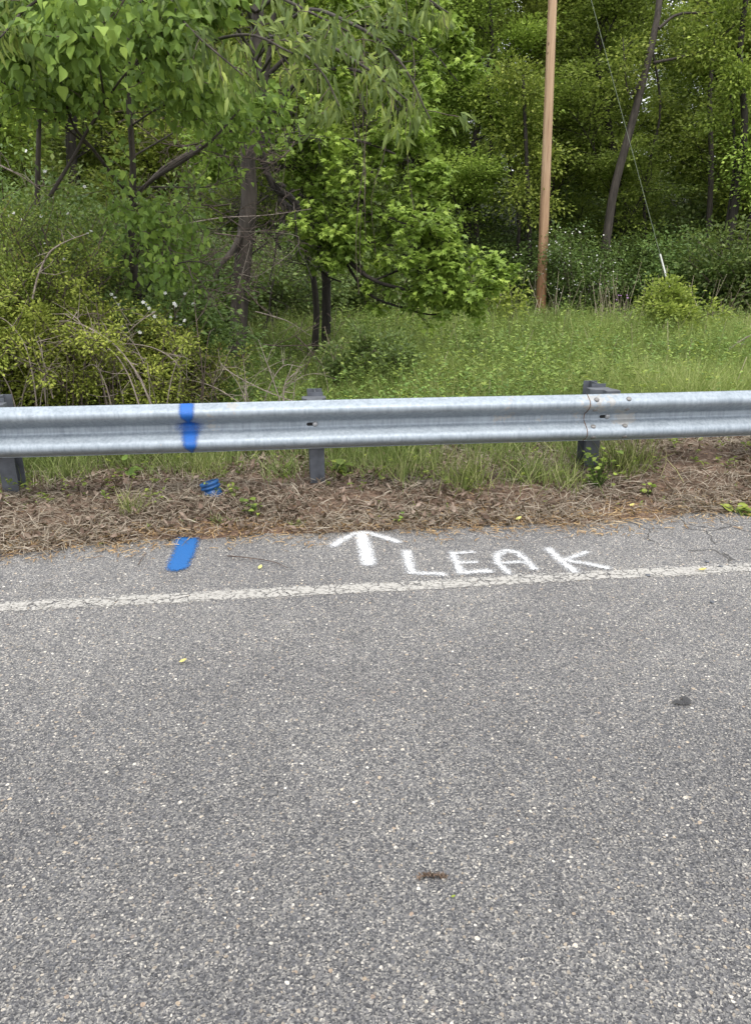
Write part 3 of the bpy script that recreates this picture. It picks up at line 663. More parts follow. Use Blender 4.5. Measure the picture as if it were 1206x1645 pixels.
tuft('grass_tuft', 352, 838, 55, (.03, .08), .004, 'small grass tuft on the litter just right of and above the blue bar', 'grass tuft', lean=.9)
tuft('grass_tuft', 476, 840, 60, (.02, .06), .006, 'low green sprout cluster at the litter edge left of the white arrow', 'grass tuft', lean=1.0, spread=.020)
tuft('grass_tuft', 672, 828, 30, (.03, .07), .004, 'thin grass tuft on the litter above the letter L', 'grass tuft', lean=.9, spread=.016)
for k, (px, py, c_, L_, lab) in enumerate([(110, 770, 150, .30, 'grass clump between the left post and the blue pipe end'), (330, 765, 130, .22, 'fine grass clump behind the blue pipe end'),
      (455, 765, 110, .24, 'grass clump just left of the middle post'), (650, 772, 150, .34, 'tall grass clump right of the middle post'), (745, 780, 240, .36, 'densest tall grass clump between the middle and right posts'),
      (845, 775, 150, .32, 'grass clump left of the right post'), (905, 778, 170, .24, 'low grass clump at the left foot of the right post'), (1010, 765, 240, .34, 'arching grass clump at the right foot of the right post')]):
    tuft('grass_clump', px, py, c_, (.10, L_), .0055, lab, 'grass clump', spread=.085, lean=.42, z=.09, group='grass clumps along the guardrail')
def weed(px, py, cnt, L, label, z=.06, mat=M['lA'], spread=.03, name='weed', shape='broad', h=.08, wr=.75):
    p = G(px, py, z); t, n = TN(p); C = W(t + rg.normal(0, spread, cnt), n + rg.normal(0, spread, cnt)); zb = float(terr(t, n))
    C[:, 2] = zb + rg.uniform(.01, h, cnt); org = np.array([p[0], p[1], zb])
    an = rg.random(cnt) * 6.283; A = np.stack([np.cos(an), np.sin(an), rg.uniform(.0, .8, cnt)], -1)
    N = np.stack([rg.normal(0, .3, cnt), rg.normal(0, .3, cnt) - .4, np.ones(cnt)], -1); Ls = rg.uniform(L * .7, L * 1.15, cnt)
    root = empty(name, org, label, 'weed')
    leaves('foliage', C - A * 0, A, N, Ls, Ls * wr, shape, mat, root, rnd=rg.random(cnt), origin=org)
    tubes('stems', [(np.array([[0, 0, -.01], (c - org) * .5 + [0, 0, .01], c - org]), np.array([.0022, .0018, .0012])) for c in C], mat, root, 4)
    return root
weed(1190, 806, 16, .075, 'bright green leafy rosette at the right edge of the verge', h=.06, z=.07)
weed(1043, 785, 9, .045, 'small round leaved weed right of the right post', z=.1)
weed(405, 820, 16, .045, 'dark green weed on the litter right of the blue pipe end', z=.07)
weed(375, 800, 7, .04, 'tiny bright seedling beside the blue pipe end', z=.08)
weed(550, 762, 12, .085, 'pair of round leaves low beside the middle post', z=.1, h=.1)
weed(205, 765, 9, .08, 'heart leaved weed right of the left post', z=.1, h=.18)
weed(960, 775, 60, .04, 'small leaved creeper climbing the foot of the right post', z=.12, h=.30, spread=.05)
weed(640, 838, 5, .03, 'sprout at the asphalt edge above the letters', z=.03)

# ---- little loose things
def loose_leaf(px, py, L, mat, label, z=.008, name='fallen_leaf', rz=0, wr=.7):
    p = G(px, py, z); o = leaves(name, np.array([[-.5 * L, 0, 0]]), np.array([[1., 0, .02]]), np.array([[0, 0, 1.]]), L, L * wr, 'chip', mat, rnd=np.array([.6]))
    o.location = tuple(p); o.rotation_euler = (0, 0, rz); return tag(o, label, 'leaf')
loose_leaf(294, 1063, .032, M['yell'], 'yellow fallen leaf alone on the asphalt below the edge line', rz=.3)
loose_leaf(418, 912, .034, M['yell'], 'pale yellow leaf beside the thin twig on the shoulder', rz=1.2)
loose_leaf(1128, 916, .040, M['yell'], 'yellow leaf lying on the edge line at the right', rz=-.4, z=.012)
loose_leaf(163, 874, .035, M['lC'], 'green and yellow leaf at the litter edge left of the blue bar', rz=.8)
loose_leaf(833, 834, .045, M['yell'], 'orange yellow leaf on the litter above the word', rz=.5, z=.03)
loose_leaf(1015, 812, .04, M['yell'], 'yellow leaf on the litter right of the word', rz=.5, z=.06)
loose_leaf(126, 848, .045, M['whitef'], 'white scrap of leaf on the litter left of the blue bar', rz=.1, z=.04)
loose_leaf(728, 1441, .012, M['lC'], 'tiny green leaf bit on the near asphalt', rz=.1)
def twig(pts, r, label, z=.012, mat=M['twigd'], name='twig', cat='twig'):
    P = np.array([G(x, y, z) + np.array([0, 0, rg.uniform(0, .006)]) for x, y in pts]); P = spline(P, 14); org = P.mean(0)
    o = tubes(name, [(P, np.linspace(r, r * .4, len(P)))], mat, None, 6, origin=org); o.location = tuple(org); return tag(o, label, cat)
twig([(365, 894), (400, 897), (440, 903), (463, 913)], .004, 'thin brown twig on the shoulder between the blue bar and the arrow')
twig([(222, 908), (228, 897), (236, 890)], .003, 'short curved twig on the asphalt left of the blue bar')
twig([(0, 896), (20, 890), (45, 884)], .004, 'dark twig at the left end of the litter edge')
twig([(970, 851), (985, 853), (996, 854)], .0025, 'short dark twig on the shoulder above the letter K')
twig([(835, 868), (842, 878)], .002, 'tiny twig between the litter and the letter A')
def catkin(pts, r, label):
    P = spline([G(x, y, .008) for x, y in pts], 120); org = P.mean(0); C = P - org + rg.normal(0, r, (120, 3)) * [1, 1, .4]
    o = leaves('catkin', C, nrmz(rg.normal(0, 1, (120, 3))), nrmz(rg.normal(0, 1, (120, 3))), .009, .005, 'chip', M['dead'], rnd=rg.random(120) * .7); o.location = tuple(org); tag(o, label, 'catkin')
catkin([(672, 1409), (695, 1405), (716, 1407)], .0022, 'brown catkin lying on the near asphalt')
twig([(545, 785), (600, 778), (655, 773)], .004, 'pale straight stick on the litter right of the middle post', z=.10, mat=M['twig'])
twig([(670, 777), (690, 772), (740, 768)], .004, 'pale bent stick lying on the litter below the tall grass', z=.12, mat=M['twig'])
for (px, py, r, lab) in [(1135, 902, .010, 'black pebble on the shoulder above the edge line at right'), (1157, 910, .009, 'black pebble beside the yellow leaf'), (1040, 924, .010, 'dark pebble on the edge line'), (1143, 967, .009, 'dark pebble just below the edge line'), (1111, 754, .022, 'white stone on the litter bank at right')]:
    bm = bmesh.new(); bmesh.ops.create_icosphere(bm, subdivisions=2, radius=r)
    for v in bm.verts: v.co = Vector((v.co.x * 1.3, v.co.y, v.co.z * .6)) * (1 + .2 * math.sin(v.co.x * 900 + v.co.y * 500))
    o = bm_obj('pebble', bm, M['stone'] if r > .02 else M['block']); o.location = tuple(G(px, py, .13 if r > .02 else .006)); tag(o, lab, 'pebble')
# blue pipe end poking out of the litter
pc = G(340, 787, .122)
bp = empty('pipe_end', pc, 'blue plastic pipe end with a ribbed collar poking out of the litter', 'pipe')
bp.rotation_euler = (R(-4), R(-16), 0); bp.scale = (1.12, 1.12, 1.12)
def lathe(prof_, seg=32):
    bm = bmesh.new(); rows = []
    for r, z in prof_: rows.append([bm.verts.new((r * math.cos(2 * math.pi * i / seg), r * math.sin(2 * math.pi * i / seg), z)) for i in range(seg)])
    for a_, b_ in zip(rows, rows[1:]):
        for i in range(seg): j = (i + 1) % seg; bm.faces.new((a_[i], a_[j], b_[j], b_[i]))
    return bm
bm_obj('pipe_body', lathe([(.056, -.14), (.055, -.03), (.047, .014), (.042, .014), (.042, -.13)]), M['bluep'], bp, True)
o = bm_obj('collar', lathe([(.047, .012), (.056, .013), (.058, .020), (.056, .027), (.050, .029), (.050, .033), (.056, .035), (.058, .042), (.056, .050), (.050, .052), (.040, .052), (.038, .03), (.001, .028)]), M['bluep'], bp)

# ================================================================== POLE AND GUY WIRE
pb_, pt_ = at(868, 503, 24.0), at(887, 10, 24.0)
d_ = (pt_ - pb_) / np.linalg.norm(pt_ - pb_); top = pb_ + d_ * 11.5; bot = pb_ - d_ * .6
ts = np.linspace(0, 1, 30); P = bot + (top - bot) * ts[:, None]
o = tubes('utility_pole', [(P - pb_, .158 - .045 * ts)], M['pole'], None, 24); o.location = tuple(pb_)
tag(o, 'tall bare brown wooden utility pole standing in the meadow', 'utility pole')
ga = at(1078, 475, 20.5); gb = top + np.array([0, 0, -.4])
gq = at(955, 20, 21.8)
gw = empty('guy_wire', ga, 'thin guy wire with a white guard sleeve slanting down behind the round bush', 'guy wire')
tubes('wire', [(np.linspace(0 * ga, gq - ga, 8) if False else np.linspace(np.zeros(3), (gq - ga) * 1.25, 8), np.full(8, .006))], M['wire'], gw, 6)
s0, s1 = .0, .17
tubes('guard_sleeve', [(np.linspace((gq - ga) * .02, (gq - ga) * .155, 3), np.full(3, .024))], M['sleeve'], gw, 10)

# ================================================================== TREES
def mk_tree(name, S, loc, barkm, leafm, per, sig, Ls, wr, shape, label, cat, group=None, droop=.35, sides=6, crown='crown', trunkname='trunk', flat=.6, keepf=1.0):
    root = empty(name, loc, label, cat, group)
    tubes(trunkname, S.b, barkm, root, sides)
    if keepf < 1:
        kk = S.r.random(len(S.anch)) < keepf; S.anch = [a for a, q in zip(S.anch, kk) if q]; S.adir = [a for a, q in zip(S.adir, kk) if q]
    C, A, N = S.leafpts(per, sig, droop=droop, flat=flat); L = S.r.uniform(*Ls, len(C))
    cl = np.repeat(S.r.random(len(S.anch)), per)
    r = np.clip(.55 * S.r.random(len(C)) + .45 * cl, 0, 1)
    leaves(crown, C, A, N, L, L * wr, shape, leafm, root, rnd=r)
    return root
def dup(root, loc, rz, sc, label, group=None, cat=None):
    r = root.copy(); SC.collection.objects.link(r); r.location = tuple(loc); r.rotation_euler = (0, 0, rz); r.scale = (sc[0], sc[0], sc[1])
    r['label'] = label
    if group: r['group'] = group
    if cat: r['category'] = cat
    for ch in root.children:
        c = ch.copy(); SC.collection.objects.link(c); c.parent = r
    return r
# ---- forest prototypes
PR = []
for i in range(4):
    S = Skel(100 + i); h = [13, 11.5, 14, 10][i]
    P = spline([(0, 0, -.4), (S.r.normal(0, .25), S.r.normal(0, .2), h * .35), (S.r.normal(0, .6), S.r.normal(0, .5), h * .7), (S.r.normal(0, .9), S.r.normal(0, .7), h)], 12)
    S.poly(P, [.17, .13, .2, .12][i], .03)
    S.kids(P, h * .42, .075, 0, 2, .85, .08, .25, 17, .50, .10, 5, 4, .5) if i % 2 == 0 else S.kids(P, h * .40, .06, 0, 2, .8, .14, .25, 15, .52, .16, 5, 4, .5)
    PR.append((S, h))
print('anchors', [len(s.anch) for s, h in PR])
rp = np.random.default_rng(77)
protos = []
FG = 'broadleaf trees of the woods beyond the meadow'
def xw(px, y): return (px - CX) / F * y * .97 / 1.0 * 1.03
def zt(x, y): return float(min(terr_xy(x, y), 15))
# (px, distance, prototype, rotation, width scale, height scale, label)
FT = [
 (745, 27.5, 0, .3, 1.0, 1.0, 'dense green woodland tree left of the pole, its crown hanging lowest'),
 (835, 30, 1, 1.9, 1.0, 1.1, 'dark trunked woodland tree directly behind the pole'),
 (925, 28.5, 2, 4.0, .95, .95, 'woodland tree just right of the pole'),
 (1095, 27.5, 3, .9, 1.05, 1.15, 'light green woodland tree above the round bush'),
 (1165, 30, 0, 2.6, 1.0, 1.0, 'woodland tree second from the right edge'),
 (1240, 26, 1, 5.1, 1.0, 1.1, 'woodland tree at the right edge of the picture'),
 (660, 30, 2, 5.5, 1.0, .95, 'woodland tree showing between the maple and the pole'),
 (560, 28, 3, 3.3, 1.1, 1.1, 'woodland tree seen behind the middle of the maple crown'),
 (450, 25, 1, 2.2, 1.0, 1.0, 'woodland tree seen behind the tall bare trunk'),
 (330, 22, 0, .7, 1.0, 1.0, 'woodland tree filling behind the broad leaved tree'),
 (190, 20, 2, 1.1, 1.0, .9, 'woodland tree behind the left thicket'),
 (60, 18, 3, 4.4, 1.1, 1.0, 'woodland tree at the far left behind the thicket'),
 (-90, 17, 1, 3.4, 1.1, 1.0, 'woodland tree beyond the left edge of the thicket'),
 (1330, 25, 2, .4, 1.1, 1.0, 'woodland tree beyond the right edge of the meadow'),
]
back = []
for row, (y0, k) in enumerate([(35, 12), (41, 13), (48, 14), (56, 16), (66, 18)]):
    for i in range(k):
        px = -120 + 1500 * (i + rp.uniform(.1, .9)) / k
        back.append((px, y0 + rp.uniform(-2.5, 2.5), int(rp.integers(0, 4)), rp.uniform(0, 6.28), rp.uniform(1.0, 1.25), rp.uniform(.95, 1.15), 'tree among the dim rows deep in the woods behind the front trees'))
for j, (px, y, k, rz, s, sz, lab) in enumerate(FT + back):
    x = (px - CX) / F * y * 1.045; loc = (x, y, zt(x, y) - .1)
    grp = FG if j < len(FT) else 'trees deep in the woods'
    first = [p for p in protos if p[0] == k]
    if not first:
        S, h = PR[k]
        o = mk_tree('woodland_tree', S, loc, M['barkd'] if k != 1 else M['bark'], M['lF2'] if k in (0, 3) else M['lF'], 74, .33, (.085, .15), .62, 'rhomb', lab, 'tree', grp, droop=.25, flat=.26, keepf=.54)
        o.rotation_euler = (0, 0, rz); o.scale = (s, s, sz); protos.append((k, o))
    else:
        dup(first[0][1], loc, rz, (s, sz), lab, grp)
# bare leaning trunks and thin stems one can tell apart
def stem(name, pts, r0, r1, mat, label, cat='tree', limbs=(), leafm=None, per=20, sig=.22, seed=1, nch=6, Lk=1.6, Ls=(.09, .16), up=.05, last=1, twr=.012):
    P = spline([at(*p) for p in pts], 18); org = P[0].copy(); S = Skel(seed)
    root = empty(name, org, label, cat)
    S.poly(P - org, r0, r1)
    for lp, a0, a1 in limbs:
        Q = spline([at(*p) for p in lp], 12) - org; S.poly(Q, a0, a1)
        if leafm: S.kids(Q, Lk, twr, 0, last, .8, up, .25, nch, .55, .25, 4, 3)
    if leafm and nch and not limbs: S.kids(P - org, Lk, twr, 0, last, .8, up, .25, nch, .55, .35, 4, 3)
    tubes('trunk', S.b, mat, root, 7)
    if leafm:
        C, A, N = S.leafpts(per, sig); L = S.r.uniform(*Ls, len(C)); leaves('crown', C, A, N, L, L * .58, 'rhomb', leafm, root, rnd=S.r.random(len(C)))
    return root
stem('leaning_tree', [(972, 400, 25), (985, 310, 25), (1010, 215, 25), (1035, 120, 25), (1055, 30, 25.2), (1062, -40, 25.5)], .145, .085, M['bark'],
     'grey tree leaning right with long bare limbs, right of the pole', limbs=[([(1050, 100, 25), (1090, 92, 24.6), (1130, 80, 24.4), (1180, 40, 24)], .045, .015), ([(1058, 45, 25), (1090, 22, 25), (1150, 20, 25), (1210, 10, 25)], .05, .015),
     ([(1040, 110, 25), (1010, 150, 25), (1000, 60, 25)], .05, .015)], leafm=M['lF2'], seed=4, nch=7, per=30)
for i, (pts, r, lab, dm) in enumerate([
 ([(1168, 405, 24), (1185, 300, 24), (1196, 200, 24), (1188, 90, 24), (1200, -20, 24)], .13, 'thickest of the dark stems clustered at the right edge', 1),
 ([(1160, 405, 24.3), (1172, 330, 24.3), (1180, 240, 24.3), (1170, 120, 24.5)], .07, 'thin dark stem left in the cluster at the right edge', 1),
 ([(1182, 400, 24), (1215, 320, 24), (1235, 200, 24)], .08, 'dark stem bending out of the picture at the right edge', 1),
 ([(1137, 385, 26), (1142, 270, 26), (1140, 150, 26), (1150, 40, 26)], .10, 'straight brown trunk left of the right edge cluster', 0),
 ([(852, 460, 25.5), (850, 380, 25.5), (846, 260, 25.6), (840, 120, 25.8)], .10, 'thin black trunk close left of the pole', 1),
 ([(770, 420, 27), (765, 330, 27), (790, 220, 27), (775, 90, 27)], .10, 'dark trunk in the shade between the maple and the pole', 1),
 ([(828, 440, 27), (833, 350, 27), (815, 250, 27), (800, 150, 27)], .07, 'slender dark stem in the shade left of the pole', 1),
 ([(1040, 420, 27), (1035, 300, 27), (1060, 180, 27), (1045, 60, 27)], .06, 'slender stem behind the guy wire', 1)]):
    stem('slender_tree', pts, r, r * .5, M['barkd'] if dm else M['bark'], lab, leafm=M['lF2'], nch=10, Lk=2.2, seed=20 + i, per=16, last=2 if i % 2 == 0 else 1)
# arching bare limbs at right
# ---- undergrowth at the wood edge
def shrub_skel(seed, h, wd_, n=16, sub=6):
    S = Skel(seed); g = S.r
    for i in range(n):
        an = g.random() * 6.283; d = np.array([math.cos(an) * wd_ / h * g.uniform(.2, 1), math.sin(an) * wd_ / h * g.uniform(.2, 1), 1.0])
        p = np.array([g.normal(0, .1), g.normal(0, .1), -.05]); L = h * g.uniform(.75, 1.1); P = [p]; d = d / np.linalg.norm(d)
        for k in range(7):
            d = d + g.normal(0, .1, 3) + np.array([0, 0, -.05 * k * .5]); d /= np.linalg.norm(d); P.append(P[-1] + d * L / 7)
        P = np.array(P); S.poly(P, .012 * h ** .5, .004); S.kids(P, L * .5, .008, 0, 1, .8, .0, .25, sub, .6, .15, 4, 4)
    return S
UG = []
for i, (h, wd_) in enumerate([(2.4, 1.6), (1.8, 1.9), (3.2, 1.5)]):
    UG.append(shrub_skel(200 + i, h, wd_, 18, 7))
SHR = [
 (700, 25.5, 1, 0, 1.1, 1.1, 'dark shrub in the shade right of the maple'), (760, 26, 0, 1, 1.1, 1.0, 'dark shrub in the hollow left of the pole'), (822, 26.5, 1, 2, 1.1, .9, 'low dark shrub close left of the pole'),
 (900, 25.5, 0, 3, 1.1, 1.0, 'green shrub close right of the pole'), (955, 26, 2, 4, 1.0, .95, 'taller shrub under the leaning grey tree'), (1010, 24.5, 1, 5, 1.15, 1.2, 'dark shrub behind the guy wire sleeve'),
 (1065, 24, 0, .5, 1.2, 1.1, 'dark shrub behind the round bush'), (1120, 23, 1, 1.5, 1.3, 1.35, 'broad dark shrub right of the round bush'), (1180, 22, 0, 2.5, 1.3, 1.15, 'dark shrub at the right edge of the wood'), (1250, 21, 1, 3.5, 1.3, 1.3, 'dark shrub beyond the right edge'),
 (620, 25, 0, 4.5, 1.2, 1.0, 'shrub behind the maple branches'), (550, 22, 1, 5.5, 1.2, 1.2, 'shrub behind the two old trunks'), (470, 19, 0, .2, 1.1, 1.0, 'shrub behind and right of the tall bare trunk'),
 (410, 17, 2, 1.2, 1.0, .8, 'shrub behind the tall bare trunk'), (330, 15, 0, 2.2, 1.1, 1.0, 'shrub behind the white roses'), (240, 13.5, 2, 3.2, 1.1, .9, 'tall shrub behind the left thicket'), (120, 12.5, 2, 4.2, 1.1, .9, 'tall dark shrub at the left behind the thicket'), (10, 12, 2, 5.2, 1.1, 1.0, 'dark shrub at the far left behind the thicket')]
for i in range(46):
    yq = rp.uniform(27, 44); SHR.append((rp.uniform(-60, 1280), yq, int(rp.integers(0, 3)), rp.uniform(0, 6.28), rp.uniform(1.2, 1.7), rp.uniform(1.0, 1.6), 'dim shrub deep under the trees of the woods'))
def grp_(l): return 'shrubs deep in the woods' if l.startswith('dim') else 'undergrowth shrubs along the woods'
ug0 = {}
for px, y, k, rz, s, sz, lab in SHR:
    x = (px - CX) / F * y * 1.0; loc = (x, y, zt(x, y) - .05)
    if k not in ug0:
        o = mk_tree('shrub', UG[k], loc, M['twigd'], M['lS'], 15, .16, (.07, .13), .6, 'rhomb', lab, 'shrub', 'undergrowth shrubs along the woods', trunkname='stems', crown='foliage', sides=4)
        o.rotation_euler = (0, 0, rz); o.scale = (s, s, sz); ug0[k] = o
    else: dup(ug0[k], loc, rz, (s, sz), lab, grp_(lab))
# rose with white flowers right of the pole
def flowers(name, C, size, mat, parent, seed=3, n=5):
    g = np.random.default_rng(seed); m = len(C); Cc = np.repeat(C, n, 0); an = np.tile(np.arange(n) * 6.283 / n, m) + np.repeat(g.random(m) * 6, n)
    up = nrmz(np.repeat(g.normal(0, .5, (m, 3)) + np.array([0, -.9, .7]), n, 0)); u = nrmz(np.cross(up, [0, 0, 1.])); v = np.cross(up, u)
    A = u * np.cos(an)[:, None] + v * np.sin(an)[:, None] + up * .2
    return leaves(name, Cc, A, up, size, size * .85, 'rhomb', mat, parent, rnd=g.random(m * n))
S = shrub_skel(230, 2.6, 1.7, 18, 7); x = (915 - CX) / F * 23.5; rr_ = mk_tree('flowering_shrub', S, (x, 24.3, zt(x, 24.3)), M['twigd'], M['lS'], 16, .16, (.06, .11), .6, 'rhomb', 'shrub dotted with small white blossoms just right of the pole', 'shrub', trunkname='stems', crown='foliage', sides=4)
an_ = np.array(S.anch); sel = S.r.permutation(len(an_))[:190]; flowers('blossoms', an_[sel] + S.r.normal(0, .12, (190, 3)) + [0, -.15, .08], .028, M['whitef'], rr_)['kind'] = 'stuff'
# the round bush at right
def bush(name, px, py, y, h, wd_, leafm, label, n=26, sub=7, per=12, sig=.07, Ls=(.035, .065), seed=240, twm=None, droop=.1, wr=.55, cat='bush', shape='rhomb'):
    S = shrub_skel(seed, h, wd_, n, sub); b_ = at(px, py, y); b_[2] = zt(b_[0], y) - .02
    return mk_tree(name, S, b_, twm or M['twigd'], leafm, per, sig, Ls, wr, shape, label, cat, None, trunkname='stems', crown='foliage', sides=5, droop=droop), S
bush('round_bush', 1072, 545, 14.2, 1.28, .72, M['lC'], 'round yellow green bush alone in the meadow at the right', n=15, sub=7, per=20, sig=.075, Ls=(.055, .10), seed=241)
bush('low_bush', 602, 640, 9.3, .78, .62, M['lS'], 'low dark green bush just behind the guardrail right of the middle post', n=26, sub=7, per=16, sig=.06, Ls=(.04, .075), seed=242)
bush('small_bush', 815, 470, 18, 1.5, .35, M['lC'], 'slender bright green sapling left of the pole', n=5, sub=4, per=9, sig=.12, Ls=(.10, .16), seed=243, droop=.5)
bush('small_bush', 1012, 640, 7.2, .22, .22, M['lY'], 'small yellow green tuft bush behind the right post', n=10, sub=5, per=10, sig=.03, Ls=(.02, .035), seed=244)
pf_ = empty('purple_flower', at(1000, 492, 20), 'small purple flower cluster at the wood edge between pole and round bush', 'flower'); pz = zt(pf_.location[0], 20); pf_.location[2] = pz
g = np.random.default_rng(9); tops = g.normal(0, .16, (7, 3)) * [1.4, .5, .25] + [0, 0, .85]
flowers('petals', tops, .022, M['purple'], pf_)
tubes('stalks', [(np.array([[t_[0] * .6, t_[1] * .6, -.05], t_]), np.array([.006, .004])) for t_ in tops], M['twigd'], pf_, 4)

# ---- tree with the tall bare trunk and the long drooping narrow leaves (overhanging the road side)
Y1 = 11.0
P = spline([at(384, 598, Y1), at(383, 520, Y1), at(392, 400, Y1), at(400, 320, Y1), at(398, 250, Y1), at(407, 180, Y1), at(412, 60, Y1), at(420, -80, Y1)], 26)
org = P[0].copy(); org[2] = zt(org[0], org[1]); P[0][2] = org[2] - .1
cher = empty('narrow_leaf_tree', org, 'tall straight trunked tree whose drooping narrow leaves overhang the top of the picture', 'tree')
S = Skel(300); tr = [(P - org, np.interp(np.arange(26), [0, 3, 12, 25], [.165, .135, .115, .07]))]
limbs = [ # (pts, r0, r1)
 ([(398, 165, 11), (330, 90, 8.5), (330, 70, 7.2), (400, 55, 6.2), (470, 85, 5.8)], .05, .012),
 ([(405, 140, 11), (460, 60, 9), (520, 70, 7), (590, 110, 6.2), (660, 165, 6.0)], .05, .010),
 ([(407, 100, 11), (480, 20, 9), (560, 35, 7), (640, 95, 6.4), (690, 190, 6.3)], .05, .010),
 ([(410, 50, 11), (380, -40, 9), (420, -20, 7), (500, 20, 6), (560, 50, 5.8)], .05, .010),
 ([(408, 90, 11), (350, 0, 9), (280, -10, 7), (300, 40, 6.2), (390, 120, 6.0)], .05, .010),
 ([(405, 120, 11), (430, 60, 8.5), (480, 80, 7), (520, 120, 6.4), (545, 170, 6.2)], .04, .008),
 ([(410, 20, 11), (520, -60, 9), (640, -30, 8), (720, 20, 7.4)], .05, .010),
 ([(410, 20, 11), (300, -80, 8), (180, -50, 7), (60, 0, 6), (0, 60, 5.6)], .05, .010),
]
cr = []
for lp, a0, a1 in limbs:
    Q = spline([at(*p) for p in lp], 20) - org; tr.append((Q, np.linspace(a0 * .42, a1 * .5, 20)))
    S.b = []; 
    half_ = Q[9:]
    S.kids(half_, .85, .007, 0, 1, .8, -.04, .25, 8, .42, .0, 5, 3)
    cr += S.b
# bare lower side branches of the trunk
for lp, a0, a1 in [([(398, 350, 11), (375, 400, 10.8), (350, 430, 10.6), (345, 460, 10.6)], .05, .03), ([(400, 190, 11), (370, 200, 10.5), (320, 235, 10), (260, 270, 9.4), (225, 310, 9)], .022, .012)]:
    tr.append((spline([at(*p) for p in lp], 12) - org, np.linspace(a0, a1, 12)))
S2 = Skel(334)
for i_ in range(16):
    p_ = at(S2.r.uniform(290, 480), S2.r.uniform(170, 560), S2.r.uniform(9, 11)) - org; d_2 = S2.r.normal(0, 1, 3) * [1, .5, .7]
    S2.grow(p_, d_2, S2.r.uniform(.6, 1.3), .010, 0, 2, .8, .0, .35, 6, .55, .1, 5, 1)
tubes('bare_twigs', S2.b, M['twigd'], cher, 4)['kind'] = 'stuff'
tubes('trunk', tr, M['bark'], cher, 10); tubes('twigs', cr, M['twigd'], cher, 4)['kind'] = 'stuff'
A0, D0 = np.array(S.anch), np.array(S.adir); g = S.r; per = 11
sel_ = g.random(len(A0)) < .62; A0, D0 = A0[sel_], D0[sel_]; A = np.repeat(A0, per, 0); D = np.repeat(D0, per, 0); n = len(A)
ax = nrmz(D * .5 + g.normal(0, .42, (n, 3)) + np.array([0, 0, -.75])); Nn = nrmz(g.normal(0, .4, (n, 3)) + np.array([.1, -.9, .25]))
L = g.uniform(.08, .14, n); leaves('foliage', A + g.normal(0, .04, (n, 3)), ax, Nn, L, L * .25, 'narrow', M['lB'], cher, rnd=np.clip(.5 * g.random(n) + .5 * np.repeat(g.random(len(A0)), per), 0, 1))
k = g.permutation(len(A0))[:400]; A = np.repeat(A0[k], 2, 0); n = len(A)
leaves('catkins', A + g.normal(0, .03, (n, 3)), nrmz(g.normal(0, .5, (n, 3)) + np.array([0, 0, -.3])), nrmz(g.normal(0, 1, (n, 3))), g.uniform(.06, .10, n), .006, 'strip', M['yell'] if False else M['lY'], cher, rnd=g.random(n))['kind'] = 'stuff'

# ---- broad leaved tree at the top left
Y2 = 7.8
org = at(212, 640, Y2); org[2] = zt(org[0], org[1])
ca = empty('broad_leaf_tree', org, 'broad leaved tree with large heart shaped leaves and dark spreading limbs at the upper left', 'tree'); S = Skel(310)
tk = [([(215, 640, Y2), (222, 500, Y2), (212, 400, Y2), (213, 320, Y2), (213, 250, Y2), (205, 120, Y2), (215, -30, Y2)], .075, .03)]
lm = [([(213, 318, Y2), (180, 280, 7.6), (150, 240, 7.4), (120, 205, 7.2), (108, 170, 7.1), (97, 128, 7.0)], .028, .012),
      ([(150, 240, 7.4), (100, 200, 7.2), (45, 155, 7.0), (0, 130, 6.8)], .018, .008),
      ([(80, 315, 7.0), (100, 282, 7.0), (122, 245, 7.0), (140, 210, 6.9), (165, 170, 6.8), (168, 150, 6.7)], .026, .015),
      ([(60, 330, 7.6), (62, 230, 7.6), (66, 160, 7.6), (85, 115, 7.5), (95, 60, 7.4)], .04, .015),
      ([(66, 160, 7.6), (95, 130, 7.4), (118, 95, 7.2)], .02, .01),
      ([(215, 315, Y2), (250, 285, 7.6), (300, 255, 7.5), (345, 220, 7.5), (385, 175, 7.6)], .030, .010),
      ([(230, 300, Y2), (280, 262, 7.9), (320, 240, 8.0), (380, 205, 8.2), (440, 185, 8.4)], .025, .010),
      ([(165, 170, 6.8), (200, 120, 6.5), (240, 90, 6.3), (270, 75, 6.2)], .014, .006),
      ([(168, 160, 6.8), (160, 110, 6.3), (150, 60, 6.0), (120, 30, 5.9)], .014, .006),
      ([(97, 128, 7.0), (70, 80, 6.6), (30, 40, 6.3)], .012, .006), ([(205, 120, Y2), (250, 60, 7.2), (300, 30, 6.9)], .016, .006),
      ([(213, 200, Y2), (260, 170, 7.3), (310, 160, 7.1)], .014, .006), ([(222, 500, Y2), (250, 440, 7.4), (300, 420, 7.1), (340, 425, 7.0)], .014, .006),
      ([(214, 420, Y2), (240, 380, 7.5), (265, 390, 7.3), (290, 440, 7.2)], .014, .006), ([(205, 120, Y2), (170, 50, 7.2), (110, 0, 6.9)], .016, .006),
      ([(213, 330, Y2), (260, 330, 7.8), (300, 340, 7.7), (330, 380, 7.6)], .012, .005), ([(222, 480, Y2), (270, 430, 7.6), (310, 440, 7.4), (335, 470, 7.2), (345, 480, 7.2)], .012, .005), ([(213, 300, Y2), (270, 300, 8.2), (330, 300, 8.6), (370, 290, 8.9)], .014, .006), ([(214, 400, Y2), (205, 350, 7.5), (230, 330, 7.3)], .01, .004), ([(216, 440, Y2), (200, 410, 7.5), (235, 400, 7.3)], .01, .004),
      ([(215, 250, Y2), (300, 200, 8.4), (380, 150, 9)], .014, .006), ([(215, 20, Y2), (150, -30, 7), (60, -20, 6.6), (0, 10, 6.4)], .02, .008), ([(215, 10, Y2), (270, -20, 7.2), (330, 20, 7.0)], .02, .008)]
tr = []
